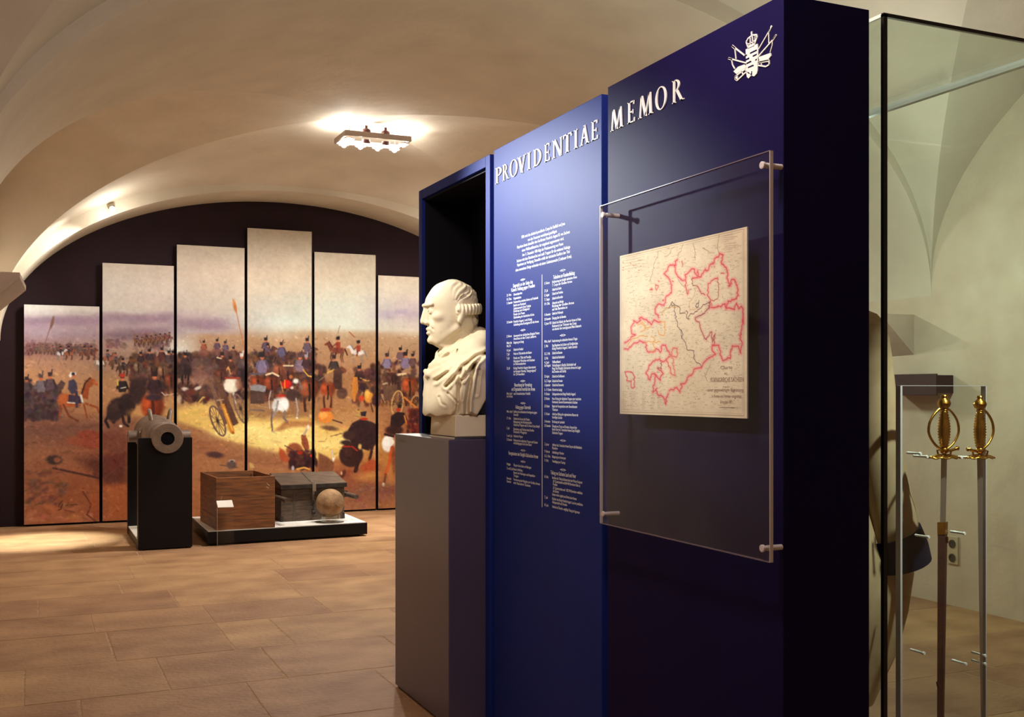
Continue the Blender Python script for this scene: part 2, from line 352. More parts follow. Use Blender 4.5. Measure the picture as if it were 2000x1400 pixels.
# ================================================================== flat prints: a small paint box
class Canvas:
    def __init__(s, w, h, tr, base=(128, 128, 128)):
        s.a = np.zeros((h, w, 3)); s.a[:] = base; s.w = w; s.h = h; s.tr = tr
        s.r = np.random.default_rng(5)
    def _win(s, P, pad):
        x0 = max(0, int(P[:, 0].min() - pad)); x1 = min(s.w, int(P[:, 0].max() + pad) + 2)
        y0 = max(0, int(P[:, 1].min() - pad)); y1 = min(s.h, int(P[:, 1].max() + pad) + 2)
        if x1 <= x0 or y1 <= y0: return None
        X, Y = np.meshgrid(np.arange(x0, x1) + .5, np.arange(y0, y1) + .5)
        return x0, x1, y0, y1, X, Y
    def _put(s, w, al, col):
        x0, x1, y0, y1, X, Y = w
        al = np.clip(al, 0, 1)[..., None]
        s.a[y0:y1, x0:x1] = s.a[y0:y1, x0:x1] * (1 - al) + np.array(col, float) * al
    def poly(s, pts, col, al=1, soft=1.2):
        P = np.array([s.tr(*p) for p in pts]); w = s._win(P, soft + 1)
        if w is None: return
        X, Y = w[4], w[5]; d = np.full(X.shape, 1e9); ins = np.zeros(X.shape, bool)
        for (ax, ay), (bx, by) in zip(P, np.roll(P, -1, 0)):
            ex, ey = bx - ax, by - ay; L = ex * ex + ey * ey + 1e-9
            t = np.clip(((X - ax) * ex + (Y - ay) * ey) / L, 0, 1)
            d = np.minimum(d, np.hypot(X - ax - t * ex, Y - ay - t * ey))
            c = ((ay > Y) != (by > Y)) & (X < (bx - ax) * (Y - ay) / ((by - ay) if by != ay else 1e-9) + ax)
            ins ^= c
        s._put(w, al * np.clip(.5 + np.where(ins, d, -d) / soft, 0, 1), col)
    def line(s, pts, wd, col, al=1, soft=1.0):
        P = np.array([s.tr(*p) for p in pts]); w = s._win(P, wd + soft + 1)
        if w is None: return
        X, Y = w[4], w[5]; d = np.full(X.shape, 1e9)
        for (ax, ay), (bx, by) in zip(P[:-1], P[1:]):
            ex, ey = bx - ax, by - ay; L = ex * ex + ey * ey + 1e-9
            t = np.clip(((X - ax) * ex + (Y - ay) * ey) / L, 0, 1)
            d = np.minimum(d, np.hypot(X - ax - t * ex, Y - ay - t * ey))
        s._put(w, al * np.clip(.5 + (wd / 2 - d) / soft, 0, 1), col)
    def ell(s, x, y, rx, ry, col, al=1, ang=0, soft=.35):
        soft = min(soft, 2.0 / max(1, min(rx, ry))) if soft == .35 else soft
        c = np.array(s.tr(x, y)); m = max(rx, ry) * (1 + soft) + 1
        w = s._win(np.array([c - m, c + m]), 0)
        if w is None: return
        ca, sa = math.cos(ang), math.sin(ang); dx, dy = w[4] - c[0], w[5] - c[1]
        q = np.hypot((dx * ca + dy * sa) / rx, (-dx * sa + dy * ca) / ry)
        s._put(w, al * np.clip((1 + soft - q) / (2 * soft), 0, 1), col)
    def noise(s, amp, cell, seed=1):
        r = np.random.default_rng(seed); h, w = int(s.h / cell) + 3, int(s.w / cell) + 3
        n = r.normal(size=(h, w)); yy = np.arange(s.h) / cell; xx = np.arange(s.w) / cell
        yi, xi = yy.astype(int), xx.astype(int); fy, fx = (yy - yi)[:, None], (xx - xi)[None]
        fy, fx = fy * fy * (3 - 2 * fy), fx * fx * (3 - 2 * fx)
        q = (n[yi][:, xi] * (1 - fx) + n[yi][:, xi + 1] * fx) * (1 - fy) + (n[yi + 1][:, xi] * (1 - fx) + n[yi + 1][:, xi + 1] * fx) * fy
        s.a += (amp * q)[..., None] * np.array([1, .95, .85])
    def sample(s, x, y):
        x = np.clip(x - .5, 0, s.w - 1.001); y = np.clip(y - .5, 0, s.h - 1.001)
        xi, yi = x.astype(int), y.astype(int); fx, fy = (x - xi)[..., None], (y - yi)[..., None]; a = s.a
        return (a[yi, xi] * (1 - fx) + a[yi, xi + 1] * fx) * (1 - fy) + (a[yi + 1, xi] * (1 - fx) + a[yi + 1, xi + 1] * fx) * fy
def to_lin(c):
    c = np.clip(c, 0, 255) / 255
    return np.where(c <= .04045, c / 12.92, ((c + .055) / 1.055) ** 2.4)
def print_mesh(name, P, colors, m, parent):
    """Fine flat sheet that carries a printed picture as colours of its points. P: (h,w,3)"""
    h, w = P.shape[:2]; base = np.array(wloc(parent)); me = bpy.data.meshes.new(name)
    idx = np.arange(h * w).reshape(h, w)
    q = np.stack([idx[:-1, :-1], idx[1:, :-1], idx[1:, 1:], idx[:-1, 1:]], -1).reshape(-1, 4)
    me.vertices.add(h * w); me.vertices.foreach_set('co', (P.reshape(-1, 3) - base).astype(np.float32).ravel())
    me.loops.add(q.size); me.loops.foreach_set('vertex_index', q.astype(np.int32).ravel())
    me.polygons.add(len(q)); me.polygons.foreach_set('loop_start', np.arange(0, q.size, 4, dtype=np.int32))
    me.update(calc_edges=True); me.validate()
    ca = me.color_attributes.new('paint', 'FLOAT_COLOR', 'POINT')
    c4 = np.ones((h * w, 4), np.float32); c4[:, :3] = colors.reshape(-1, 3); ca.data.foreach_set('color', c4.ravel())
    me.materials.append(m)
    o = bpy.data.objects.new(name, me); COL.objects.link(o); o.parent = parent; WLOC[o.name] = Vector(base)
    return o

# ------------------------------------------------------------------ the mural: a painted cavalry and artillery fight
RES = 165.0; YP = 13.45
def wtr(px, py):
    p = ony(px, py, YP); return ((p.x + .13) * RES, (3.6 - p.z) * RES)
K = Canvas(int(5.93 * RES), int(3.62 * RES), wtr)
ru = K.r.uniform
def jit(c, a=10): return tuple(v + ru(-a, a) for v in c)
# sky and distance, written as colour by photograph row for a few columns, blended between
cols = {
  47: [(440, (196, 180, 160)), (600, (214, 212, 200)), (612, (205, 198, 192)), (622, (168, 146, 152)), (645, (160, 136, 146)), (662, (150, 120, 124)), (690, (150, 108, 100)), (706, (186, 142, 112)), (750, (196, 146, 104)), (800, (150, 104, 82)), (840, (124, 88, 76)), (880, (152, 106, 80)), (940, (150, 98, 72)), (1030, (170, 108, 76))],
  240: [(440, (196, 180, 160)), (560, (192, 180, 166)), (606, (188, 178, 168)), (620, (158, 138, 142)), (640, (160, 138, 138)), (655, (142, 118, 122)), (670, (164, 138, 122)), (700, (150, 120, 102)), (760, (170, 128, 92)), (800, (176, 128, 86)), (830, (128, 84, 66)), (880, (136, 84, 62)), (940, (150, 88, 58)), (1030, (168, 104, 70))],
  400: [(440, (196, 180, 160)), (540, (190, 172, 152)), (600, (178, 164, 152)), (622, (164, 144, 146)), (648, (166, 148, 146)), (656, (172, 138, 106)), (690, (160, 122, 96)), (740, (140, 100, 80)), (790, (180, 140, 92)), (830, (206, 168, 100)), (850, (170, 112, 76)), (900, (178, 124, 84)), (1010, (172, 112, 72))],
  550: [(440, (190, 172, 150)), (540, (186, 168, 144)), (590, (184, 178, 160)), (630, (190, 194, 180)), (641, (186, 176, 154)), (650, (168, 138, 106)), (690, (160, 122, 88)), (760, (130, 88, 66)), (810, (150, 110, 72)), (835, (232, 192, 110)), (865, (226, 184, 110)), (882, (178, 128, 88)), (1000, (172, 112, 72))],
  680: [(440, (190, 172, 150)), (540, (188, 172, 148)), (600, (188, 190, 172)), (640, (192, 192, 174)), (650, (172, 142, 110)), (700, (168, 128, 92)), (760, (166, 118, 78)), (830, (190, 144, 92)), (870, (214, 168, 92)), (920, (150, 86, 58)), (960, (150, 98, 74)), (1000, (176, 122, 88))],
  800: [(440, (198, 182, 162)), (560, (200, 184, 162)), (610, (178, 164, 166)), (645, (200, 188, 170)), (660, (174, 144, 112)), (700, (170, 134, 100)), (780, (150, 106, 76)), (850, (150, 92, 60)), (900, (206, 146, 80)), (935, (176, 118, 76)), (950, (134, 88, 72)), (985, (176, 118, 76))],
  1000: [(440, (204, 190, 170)), (600, (196, 184, 170)), (640, (190, 176, 160)), (660, (172, 142, 112)), (760, (150, 104, 78)), (860, (170, 112, 76)), (1000, (160, 106, 74))]}
ck = sorted(cols); cy = np.arange(K.h); cx = np.arange(K.w)
prof = []; pxs = []
for c in ck:
    ys = [wtr(c, y)[1] for y, _ in cols[c]]
    prof.append(np.stack([np.interp(cy, ys, [v[k] for _, v in cols[c]]) for k in range(3)], -1)); pxs.append(wtr(c, 760)[0])
for j in range(K.w):
    k = int(np.clip(np.searchsorted(pxs, j) - 1, 0, len(pxs) - 2)); t = np.clip((j - pxs[k]) / (pxs[k + 1] - pxs[k]), 0, 1)
    K.a[:, j] = prof[k] * (1 - t) + prof[k + 1] * t
K.noise(3, 34, 2)
G = lambda x, y, rx, ry, c, a=.5, ang=0: K.ell(x, y, rx, ry, c, a, ang, .9)
for _ in range(80):                                                # veils of cloud, hill and dust
    x = ru(50, 960); y = ru(450, 650); G(x, y, ru(20, 60), ru(6, 18), jit((196, 180, 160), 14), .12)
for x0, x1, y, c in ((48, 195, 628, (140, 112, 132)), (205, 340, 622, (138, 112, 124)), (205, 340, 652, (120, 94, 108)), (352, 430, 634, (140, 114, 126)), (740, 960, 612, (166, 150, 162))):
    for _ in range(16): G(ru(x0, x1), y + ru(-7, 7), ru(10, 26), ru(3, 7), jit(c, 8), .3)
G(150, 645, 30, 16, (178, 160, 166), .5); G(80, 650, 26, 12, (180, 164, 170), .5); G(355, 690, 26, 34, (206, 208, 196), .75); G(342, 700, 16, 24, (216, 214, 202), .7)
G(545, 640, 40, 16, (200, 206, 194), .5); G(670, 628, 40, 22, (198, 204, 188), .4)
for _ in range(260):                                               # ground strokes
    x = ru(45, 960); y = ru(790, 1030); c = K.a[int(np.clip(wtr(x, y)[1], 0, K.h - 1)), int(np.clip(wtr(x, y)[0], 0, K.w - 1))]
    K.ell(x, y, ru(5, 20), ru(1.2, 4), tuple(c * ru(.76, 1.2)), .45, ru(-.3, .2), .6)
# the sunlit strip of sand
K.poly([(346, 800), (400, 786), (470, 812), (520, 824), (600, 816), (622, 832), (700, 842), (740, 850), (740, 872), (690, 884), (640, 900), (600, 900), (540, 884), (486, 872), (430, 856), (392, 836), (346, 824)], (232, 194, 108), .85, 12)
for x, y, rx, ry in ((445, 848, 40, 9), (520, 850, 50, 22), (560, 866, 44, 16), (580, 842, 34, 12), (640, 868, 34, 16), (680, 860, 26, 12), (500, 836, 26, 8)): G(x, y, rx, ry, (254, 234, 152), .75)
for _ in range(90): K.ell(ru(350, 720), ru(800, 890), ru(3, 12), ru(1, 3), jit((214, 168, 92), 24), .4, ru(-.3, .3), .6)
K.poly([(346, 822), (392, 838), (430, 856), (490, 872), (540, 884), (600, 902), (560, 915), (440, 900), (346, 880)], (154, 102, 74), .55, 8)

def rider_back(x, y, s, coat, hat=(34, 22, 26), skin=(190, 110, 74)):
    K.poly([(x - 5 * s, y - 14 * s), (x + 5 * s, y - 14 * s), (x + 7 * s, y - 3 * s), (x + 5 * s, y + 3 * s), (x - 5 * s, y + 3 * s), (x - 7 * s, y - 3 * s)], coat, 1, 1.6)
    K.line([(x - 5 * s, y - 12 * s), (x - 8 * s, y - 3 * s)], 3 * s, tuple(v * .85 for v in coat)); K.line([(x + 5 * s, y - 12 * s), (x + 8 * s, y - 3 * s)], 3 * s, tuple(v * .7 for v in coat))
    K.ell(x, y - 17 * s, 2.6 * s, 3 * s, skin); K.poly([(x - 3 * s, y - 18 * s), (x - 3.6 * s, y - 24 * s), (x + 3.6 * s, y - 24 * s), (x + 3 * s, y - 18 * s)], hat, 1, 1.2)
    K.line([(x + 2 * s, y - 24 * s), (x + 3 * s, y - 28 * s)], 1.6 * s, hat)
def horse_rear(x, y, s, col, tail=(44, 22, 20), legs=True):
    col = (col[0] * .88, col[1] * .92, col[2] * 1.0); d = tuple(v * .55 for v in col)
    if legs:
        for q in (-5, 5): K.line([(x + q * s, y + 6 * s), (x + q * 1.1 * s, y + 16 * s), (x + q * .9 * s, y + 26 * s)], 3.2 * s, d)
    K.ell(x - 4.4 * s, y, 6.6 * s, 10 * s, col, 1, 0, .25); K.ell(x + 4.4 * s, y, 6.6 * s, 10 * s, tuple(v * .86 for v in col), 1, 0, .25)
    K.ell(x - 5 * s, y - 4 * s, 3 * s, 4 * s, tuple(min(255, v * 1.3 + 12) for v in col), .7, 0, .8)
    K.ell(x + 7 * s, y + 2 * s, 3.4 * s, 7 * s, d, .6, 0, .8); K.ell(x, y - 8 * s, 7 * s, 3 * s, d, .5, 0, .8)
    K.line([(x, y - 4 * s), (x + 1 * s, y + 6 * s), (x, y + 14 * s)], 2.8 * s, tail)
def horse_side(x, y, s, dr, col, coat, hat=(36, 24, 28)):
    d = tuple(v * .6 for v in col)
    for q in (-9, -6, 8, 11): K.line([(x + q * dr * s, y + 4 * s), (x + (q + 1.5) * dr * s, y + 12 * s), (x + (q - .5) * dr * s, y + 20 * s)], 2 * s, d)
    K.ell(x, y, 13 * s, 6 * s, col, 1, 0, .25)
    K.poly([(x + 8 * dr * s, y - 3 * s), (x + 15 * dr * s, y - 14 * s), (x + 19 * dr * s, y - 11 * s), (x + 13 * dr * s, y + 3 * s)], col, 1, 1.4)
    K.ell(x + 19 * dr * s, y - 11 * s, 4.6 * s, 2.4 * s, col, 1, .5 * dr)
    K.line([(x + 9 * dr * s, y - 5 * s), (x + 15 * dr * s, y - 15 * s)], 2 * s, d); K.line([(x - 12 * dr * s, y - 2 * s), (x - 16 * dr * s, y + 8 * s)], 2.6 * s, d)
    K.poly([(x - 3 * s, y - 14 * s), (x + 4 * s, y - 14 * s), (x + 4 * s, y - 2 * s), (x - 4 * s, y - 2 * s)], coat, 1, 1.4)
    K.line([(x + 1 * dr * s, y - 3 * s), (x + 3 * dr * s, y + 6 * s)], 3 * s, tuple(v * .7 for v in coat)); K.line([(x + 2 * dr * s, y - 12 * s), (x + 8 * dr * s, y - 7 * s)], 2.2 * s, tuple(v * .85 for v in coat))
    K.ell(x + .5 * dr * s, y - 17 * s, 2.3 * s, 2.7 * s, (188, 112, 76)); K.poly([(x - 3 * s, y - 18 * s), (x - 3 * s, y - 23 * s), (x + 3.4 * s, y - 24 * s), (x + 3 * s, y - 18 * s)], hat, 1, 1.2)
def mass(x0, x1, y0, y1, n, s, pal, al=.8):
    for _ in range(n):
        t = ru(0, 1); x = ru(x0, x1); y = y0 + (y1 - y0) * t; c = jit(pal[int(ru(0, len(pal)))], 10)
        K.ell(x, y, ru(2, 5) * s, ru(2.5, 6) * s, c, al, ru(-.6, .6), .5)
BR = [(92, 58, 46), (70, 42, 38), (58, 36, 36), (112, 66, 44), (84, 60, 58), (48, 30, 32)]
HZ = [(126, 96, 92), (110, 80, 80), (134, 100, 92), (98, 70, 72)]
# far riders, hazy
mass(50, 185, 672, 690, 150, .9, HZ, .6)
for x in range(56, 186, 9): horse_side(x + ru(-3, 3), 682 + ru(-3, 3), .42, 1, jit((118, 82, 76)), jit((96, 74, 82)), (70, 50, 60))
for x, c in ((118, (196, 190, 184)), (134, (150, 90, 64)), (165, (128, 74, 56)), (178, (120, 66, 52))): horse_side(x, 690, .62, 1, c, (70, 52, 62))
mass(208, 245, 660, 680, 40, .8, HZ, .6); mass(262, 330, 652, 684, 120, .9, HZ, .6)
for x in range(268, 334, 9): horse_side(x, 668 - (x - 268) * .12 + ru(-2, 2), .45, -1, jit((122, 82, 66)), jit((90, 62, 58)))
for x, y, c in ((196, 708, (206, 196, 180)), (225, 706, (104, 76, 62)), (210, 700, (150, 92, 70))): horse_side(x, y, .75, 1, c, (88, 72, 76))
# centre press of riders
mass(255, 345, 694, 770, 420, 1.1, BR); mass(346, 486, 690, 776, 640, 1.1, BR); mass(490, 616, 690, 780, 560, 1.1, BR); mass(744, 900, 706, 790, 380, 1.1, BR); mass(690, 742, 720, 790, 150, 1.1, BR); mass(618, 634, 712, 760, 40, 1.1, BR)
G(395, 735, 26, 22, (150, 112, 98), .7); G(380, 748, 18, 12, (156, 116, 100), .7)
for x, y, s, c in ((275, 706, .8, (60, 40, 44)), (292, 702, .85, (56, 40, 48)), (316, 700, .9, (80, 40, 38)), (330, 706, .9, (70, 58, 62)), (338, 704, .8, (52, 38, 44))): rider_back(x, y, s, c)
for x, y, s, c in ((270, 716, .8, (150, 116, 84)), (296, 722, .9, (120, 84, 60)), (318, 724, .9, (160, 110, 76)), (334, 742, 1.1, (134, 66, 40))): horse_rear(x, y, s, c)
horse_side(240, 718, .8, 1, (84, 60, 52), (62, 50, 54))
rider_back(362, 712, 1.0, (66, 44, 50)); horse_rear(362, 722, 1.1, (62, 38, 36)); K.ell(383, 708, 9, 9, (92, 70, 66), .8); K.ell(404, 706, 10, 9, (82, 62, 58), .8)
for x, y, s, c in ((398, 682, .7, (150, 84, 62)), (424, 680, .75, (96, 74, 84)), (440, 684, .75, (104, 86, 98)), (456, 694, .7, (108, 70, 58))): rider_back(x, y, s, c); K.ell(x, y + 7, 10, 8, jit((104, 68, 58)), .7)
K.line([(394, 671), (390, 664)], 1.6, (140, 80, 64))
rider_back(434, 714, 1.1, (72, 40, 36)); rider_back(450, 720, 1.0, (78, 44, 34)); K.line([(424, 698), (432, 700)], 2.6, (214, 190, 150)); K.line([(440, 728), (446, 716), (450, 730)], 2, (206, 150, 90)); horse_rear(432, 732, 1.1, (112, 56, 38)); rider_back(472, 716, 1.1, (78, 62, 66), (206, 196, 184)); horse_rear(472, 730, 1.0, (66, 42, 42))
K.line([(455, 584), (461, 606), (478, 684)], 1.5, (168, 108, 66)); K.ell(458, 596, 3.4, 11, (190, 128, 70), 1, -.15); K.ell(460, 602, 2.6, 9, (170, 104, 56), .8, -.15)
# group behind the limber
for x, y, s, c in ((519, 682, .95, (92, 72, 84)), (550, 692, 1.0, (96, 84, 108)), (600, 684, 1.0, (90, 74, 90))): horse_side(x, y + 8, .95, 1, (86, 54, 46), c, (44, 28, 36)); rider_back(x, y, s, c)
horse_side(523, 690, .85, 1, (104, 60, 46), (92, 72, 84))
rider_back(512, 724, 1.5, (122, 108, 132), (40, 26, 34)); rider_back(586, 722, 1.35, (126, 106, 120), (70, 50, 60))
horse_rear(504, 748, 1.35, (164, 72, 34)); horse_rear(530, 748, 1.3, (156, 70, 36)); horse_rear(562, 730, 1.2, (116, 62, 44)); horse_rear(545, 722, 1.0, (160, 80, 44)); K.line([(520, 732), (532, 728), (544, 734)], 4, (222, 198, 158)); K.line([(554, 714), (572, 714)], 3, (212, 190, 150)); K.line([(489, 730), (514, 730)], 4, (96, 84, 92))
horse_rear(604, 758, 1.7, (164, 80, 42)); rider_back(598, 716, 1.0, (70, 44, 48), (150, 150, 160)); K.line([(592, 722), (602, 734), (612, 736)], 2.4, (222, 170, 70))
# limber box on the left of the tall panel
K.poly([(489, 754), (496, 749), (520, 754), (518, 766), (489, 762)], (142, 138, 136), 1); K.poly([(489, 763), (518, 767), (516, 788), (489, 788)], (84, 62, 54), 1); K.line([(489, 790), (524, 796)], 2, (170, 140, 96)); K.line([(489, 800), (516, 802)], 4, (128, 104, 88)); K.line([(529, 764), (525, 780), (527, 798)], 2.4, (182, 172, 160))
# red trooper on the grey horse
K.ell(573, 772, 14, 12, (60, 40, 40), .9); K.ell(560, 750, 10, 9, (212, 34, 20), 1); K.line([(556, 742), (556, 758)], 2.2, (226, 150, 40)); K.ell(568, 736, 4, 4, (176, 104, 60)); K.ell(578, 744, 6, 5, (226, 220, 204)); K.line([(584, 744), (590, 760)], 4, (120, 100, 96)); K.line([(548, 745), (553, 766)], 2, (200, 130, 74)); K.ell(550, 774, 9, 5, (182, 44, 26)); K.ell(570, 757, 3.4, 3, (230, 222, 206))
K.ell(541, 790, 10, 15, (206, 204, 196), 1, .35); K.ell(553, 790, 12, 15, (234, 232, 222), 1, -.1); K.ell(556, 786, 7, 10, (250, 248, 240), .8); K.line([(543, 784), (538, 806), (532, 816)], 4, (150, 138, 132)); K.line([(532, 800), (530, 818), (532, 842)], 3.6, (124, 100, 92)); K.line([(532, 842), (536, 845)], 2.4, (200, 180, 150)); K.line([(556, 802), (554, 816), (562, 824)], 4, (126, 110, 106)); K.ell(561, 824, 3, 4, (150, 132, 122))
K.line([(578, 778), (582, 800), (580, 815)], 3, (170, 160, 152)); K.ell(580, 816, 2.4, 2, (230, 226, 214)); K.ell(607, 813, 4, 4, (206, 170, 120)); K.poly([(535, 842), (556, 822), (610, 822), (612, 832), (570, 834), (545, 842)], (150, 86, 58), .6, 6)
# gun tipped on its wheels
K.ell(452, 752, 16, 16, (214, 204, 180), 1); K.ell(448, 752, 9, 13, (236, 228, 206), .9); K.line([(441, 738), (466, 738)], 4, (150, 50, 34)); K.line([(456, 768), (460, 790)], 4, (196, 184, 170)); K.ell(466, 750, 6, 12, (150, 100, 78), .8)
def wheel(x, y, rx, ry, ang, c):
    ca, sa = math.cos(ang), math.sin(ang); P = []
    for k in range(25):
        a = 2 * math.pi * k / 24; u, v = rx * math.cos(a), ry * math.sin(a); P.append((x + u * ca - v * sa, y + u * sa + v * ca))
    for k in range(0, 24, 2): K.line([(x, y), P[k]], 1.1, tuple(v * .85 for v in c))
    K.line(P, 3.2, c); K.ell(x, y, 3, 4, tuple(v * .5 for v in c))
K.poly([(404, 740), (410, 737), (446, 826), (438, 830)], (118, 86, 68), 1); K.poly([(416, 734), (428, 736), (466, 826), (452, 834)], (98, 66, 52), 1); K.line([(424, 782), (436, 780)], 2, (180, 160, 140)); K.poly([(432, 790), (438, 788), (458, 840), (454, 848), (449, 844)], (206, 138, 52), 1); K.line([(436, 792), (454, 840)], 2, (240, 190, 96)); K.ell(455, 845, 3, 3, (170, 96, 40))
wheel(425, 822, 11, 31, -.38, (112, 84, 76)); wheel(470, 798, 9, 30, -.35, (128, 102, 88))
mass(350, 404, 752, 786, 90, 1, BR); K.ell(362, 760, 7, 4, (218, 208, 192), .9, .2); K.ell(386, 758, 7, 3.4, (220, 208, 190), .9, -.4); K.ell(372, 766, 10, 7, (96, 40, 36), .9); K.line([(388, 786), (396, 776), (404, 776)], 2.6, (214, 176, 96)); K.ell(405, 778, 5, 5, (88, 36, 34)); K.ell(350, 780, 5, 9, (196, 176, 150), .8)
K.line([(470, 610), (466, 600)], 1, (180, 150, 120))
# fallen horse and hat in front
K.ell(420, 888, 17, 6, (88, 58, 56), 1, .12); K.ell(452, 908, 10, 8, (104, 84, 78)); K.ell(453, 900, 6, 2.6, (206, 196, 186)); K.ell(453, 900.5, 4, 1.6, (80, 60, 58)); K.line([(430, 908), (464, 913)], 2, (110, 80, 66))
K.poly([(546, 874), (556, 880), (566, 900), (560, 904), (548, 898), (544, 886)], (178, 84, 48), .9, 4); K.ell(575, 880, 17, 16, (158, 92, 60)); K.poly([(588, 850), (596, 846), (602, 862), (604, 876), (596, 880), (590, 868)], (150, 84, 54), 1); K.line([(594, 848), (602, 834)], 5, (204, 178, 150)); K.ell(602, 834, 2.6, 5, (236, 226, 206)); mass(566, 618, 880, 914, 120, 1.1, [(66, 38, 38), (84, 44, 40), (58, 34, 36)]); K.ell(586, 884, 6, 4, (176, 48, 34)); K.line([(556, 870), (574, 880), (590, 894)], 1.6, (84, 56, 46)); K.line([(580, 916), (594, 913), (604, 916)], 3.6, (222, 168, 80)); K.ell(572, 914, 3, 5, (190, 184, 186)); K.ell(608, 890, 3, 3, (196, 60, 36))
K.poly([(486, 902), (494, 906), (498, 914), (489, 914)], (206, 172, 110), .9)
# right hand panels: officer pair, gunners, dead horse, rearing horses
horse_side(660, 684, 1.15, -1, (112, 56, 40), (142, 60, 42)); K.line([(654, 664), (660, 650), (664, 636)], 1.4, (150, 120, 96)); horse_side(700, 688, 1.0, -1, (206, 196, 186), (150, 66, 44)); K.line([(692, 658), (682, 648)], 2, (150, 84, 50)); G(680, 706, 44, 8, (170, 128, 96), .6)
rider_back(652, 722, 1.2, (66, 52, 48), (56, 34, 34)); K.line([(640, 728), (652, 722)], 4, (204, 160, 76)); K.line([(622, 744), (644, 728)], 1.6, (150, 120, 90)); K.poly([(652, 722), (668, 716), (676, 726), (668, 730), (668, 760), (650, 760)], (74, 48, 40), 1, 2); K.ell(671, 722, 7, 4, (110, 62, 40), 1, .6); horse_rear(640, 760, 1.35, (180, 78, 36)); K.ell(668, 768, 12, 12, (66, 42, 40), .8)
rider_back(702, 740, 1.1, (58, 36, 36)); K.poly([(688, 736), (698, 736), (700, 760), (692, 782), (686, 776)], (190, 124, 56), 1, 2); K.line([(692, 770), (692, 782)], 5, (206, 130, 56)); K.ell(722, 730, 16, 12, (82, 46, 44), .9); K.line([(704, 738), (716, 744), (728, 742)], 2, (200, 150, 80)); K.ell(720, 774, 10, 14, (214, 148, 62), 1); K.ell(717, 768, 5, 7, (240, 190, 100), .8); K.ell(706, 778, 6, 6, (200, 70, 36)); K.line([(724, 788), (728, 804)], 3, (96, 56, 44)); mass(726, 742, 706, 790, 60, 1.1, BR)
for x, y, s, c in ((756, 716, 1.1, (130, 116, 136)), (782, 700, .9, (110, 84, 88)), (792, 716, 1.2, (126, 110, 134)), (806, 712, .9, (96, 70, 70)), (830, 716, 1.0, (100, 80, 90)), (856, 712, 1.0, (92, 70, 76))): rider_back(x, y, s, c)
K.line([(756, 694), (762, 678)], 1.2, (120, 90, 76)); K.line([(774, 732), (792, 730)], 5, (218, 190, 146)); K.line([(748, 750), (772, 744)], 4, (170, 150, 124)); horse_rear(800, 752, 1.5, (182, 82, 38)); horse_rear(766, 740, 1.1, (90, 52, 44)); K.poly([(748, 754), (776, 750), (776, 776), (750, 784)], (96, 70, 56), .9)
wheel(776, 788, 11, 25, .12, (190, 150, 92)); wheel(812, 790, 10, 18, .1, (170, 130, 84)); K.line([(790, 776), (818, 800)], 4, (200, 118, 52)); K.line([(745, 770), (752, 786)], 2, (170, 140, 110))
K.poly([(764, 812), (776, 804), (790, 806), (796, 820), (780, 836), (762, 832)], (52, 32, 34), 1, 2); K.ell(778, 800, 5, 4, (176, 56, 34)); K.ell(780, 793, 4, 5, (44, 28, 30)); K.line([(790, 812), (796, 834)], 3.4, (200, 120, 50)); K.ell(770, 840, 20, 10, (66, 38, 36)); mass(796, 822, 800, 846, 70, 1.1, [(96, 36, 30), (70, 30, 30), (130, 50, 36), (56, 30, 30)])
K.ell(636, 814, 17, 13, (222, 138, 62), 1); K.ell(632, 810, 9, 7, (244, 176, 92), .8); K.ell(636, 800, 12, 4, (170, 62, 40), .9); K.line([(650, 820), (668, 826)], 3, (96, 60, 48)); K.ell(644, 836, 18, 5, (96, 66, 54), .8, .15); K.ell(700, 800, 2, 2, (120, 80, 60))
K.poly([(676, 846), (688, 826), (704, 818), (722, 822), (738, 830), (738, 866), (720, 880), (690, 872)], (58, 36, 38), 1, 3); K.ell(711, 818, 8, 3, (176, 56, 36)); K.poly([(705, 812), (704, 804), (716, 803), (714, 813)], (50, 38, 50), 1); K.ell(682, 850, 14, 10, (72, 48, 46)); K.ell(676, 864, 12, 5, (60, 42, 44)); K.ell(686, 888, 26, 26, (64, 38, 36), 1); K.ell(680, 880, 10, 12, (84, 50, 44), .6); K.line([(670, 872), (688, 872), (698, 880)], 3, (176, 52, 36)); K.ell(703, 872, 4, 6, (214, 180, 110)); K.line([(700, 900), (694, 920)], 8, (66, 38, 36)); K.line([(728, 870), (722, 898)], 6, (70, 42, 40)); K.ell(670, 926, 5, 10, (96, 52, 40), .9, .5); K.ell(667, 924, 2, 4, (216, 180, 140)); K.line([(646, 852), (668, 846)], 1.6, (120, 84, 62)); K.line([(622, 862), (634, 862), (638, 856)], 2, (200, 160, 110)); K.poly([(622, 884), (640, 892), (652, 904), (650, 922), (622, 922)], (134, 88, 62), 1, 4); K.line([(648, 880), (651, 900)], 3, (220, 210, 196)); K.poly([(704, 912), (724, 896), (738, 902), (738, 914), (712, 926)], (176, 84, 50), .9, 4); G(722, 930, 26, 8, (222, 164, 90), .7); K.ell(734, 884, 5, 16, (196, 150, 116), .8)
K.ell(758, 866, 14, 18, (236, 230, 216), 1, .1); K.ell(755, 862, 8, 10, (250, 246, 236), .8); K.line([(752, 848), (768, 852)], 5, (60, 36, 36)); K.line([(766, 874), (760, 906), (752, 928)], 8, (196, 92, 48)); K.line([(754, 926), (750, 944)], 5, (110, 66, 54)); K.ell(749, 946, 3, 4, (230, 214, 190)); K.ell(770, 900, 6, 30, (96, 50, 40), .7); G(764, 930, 10, 24, (206, 146, 80), .5); G(760, 956, 20, 8, (120, 76, 64), .6)
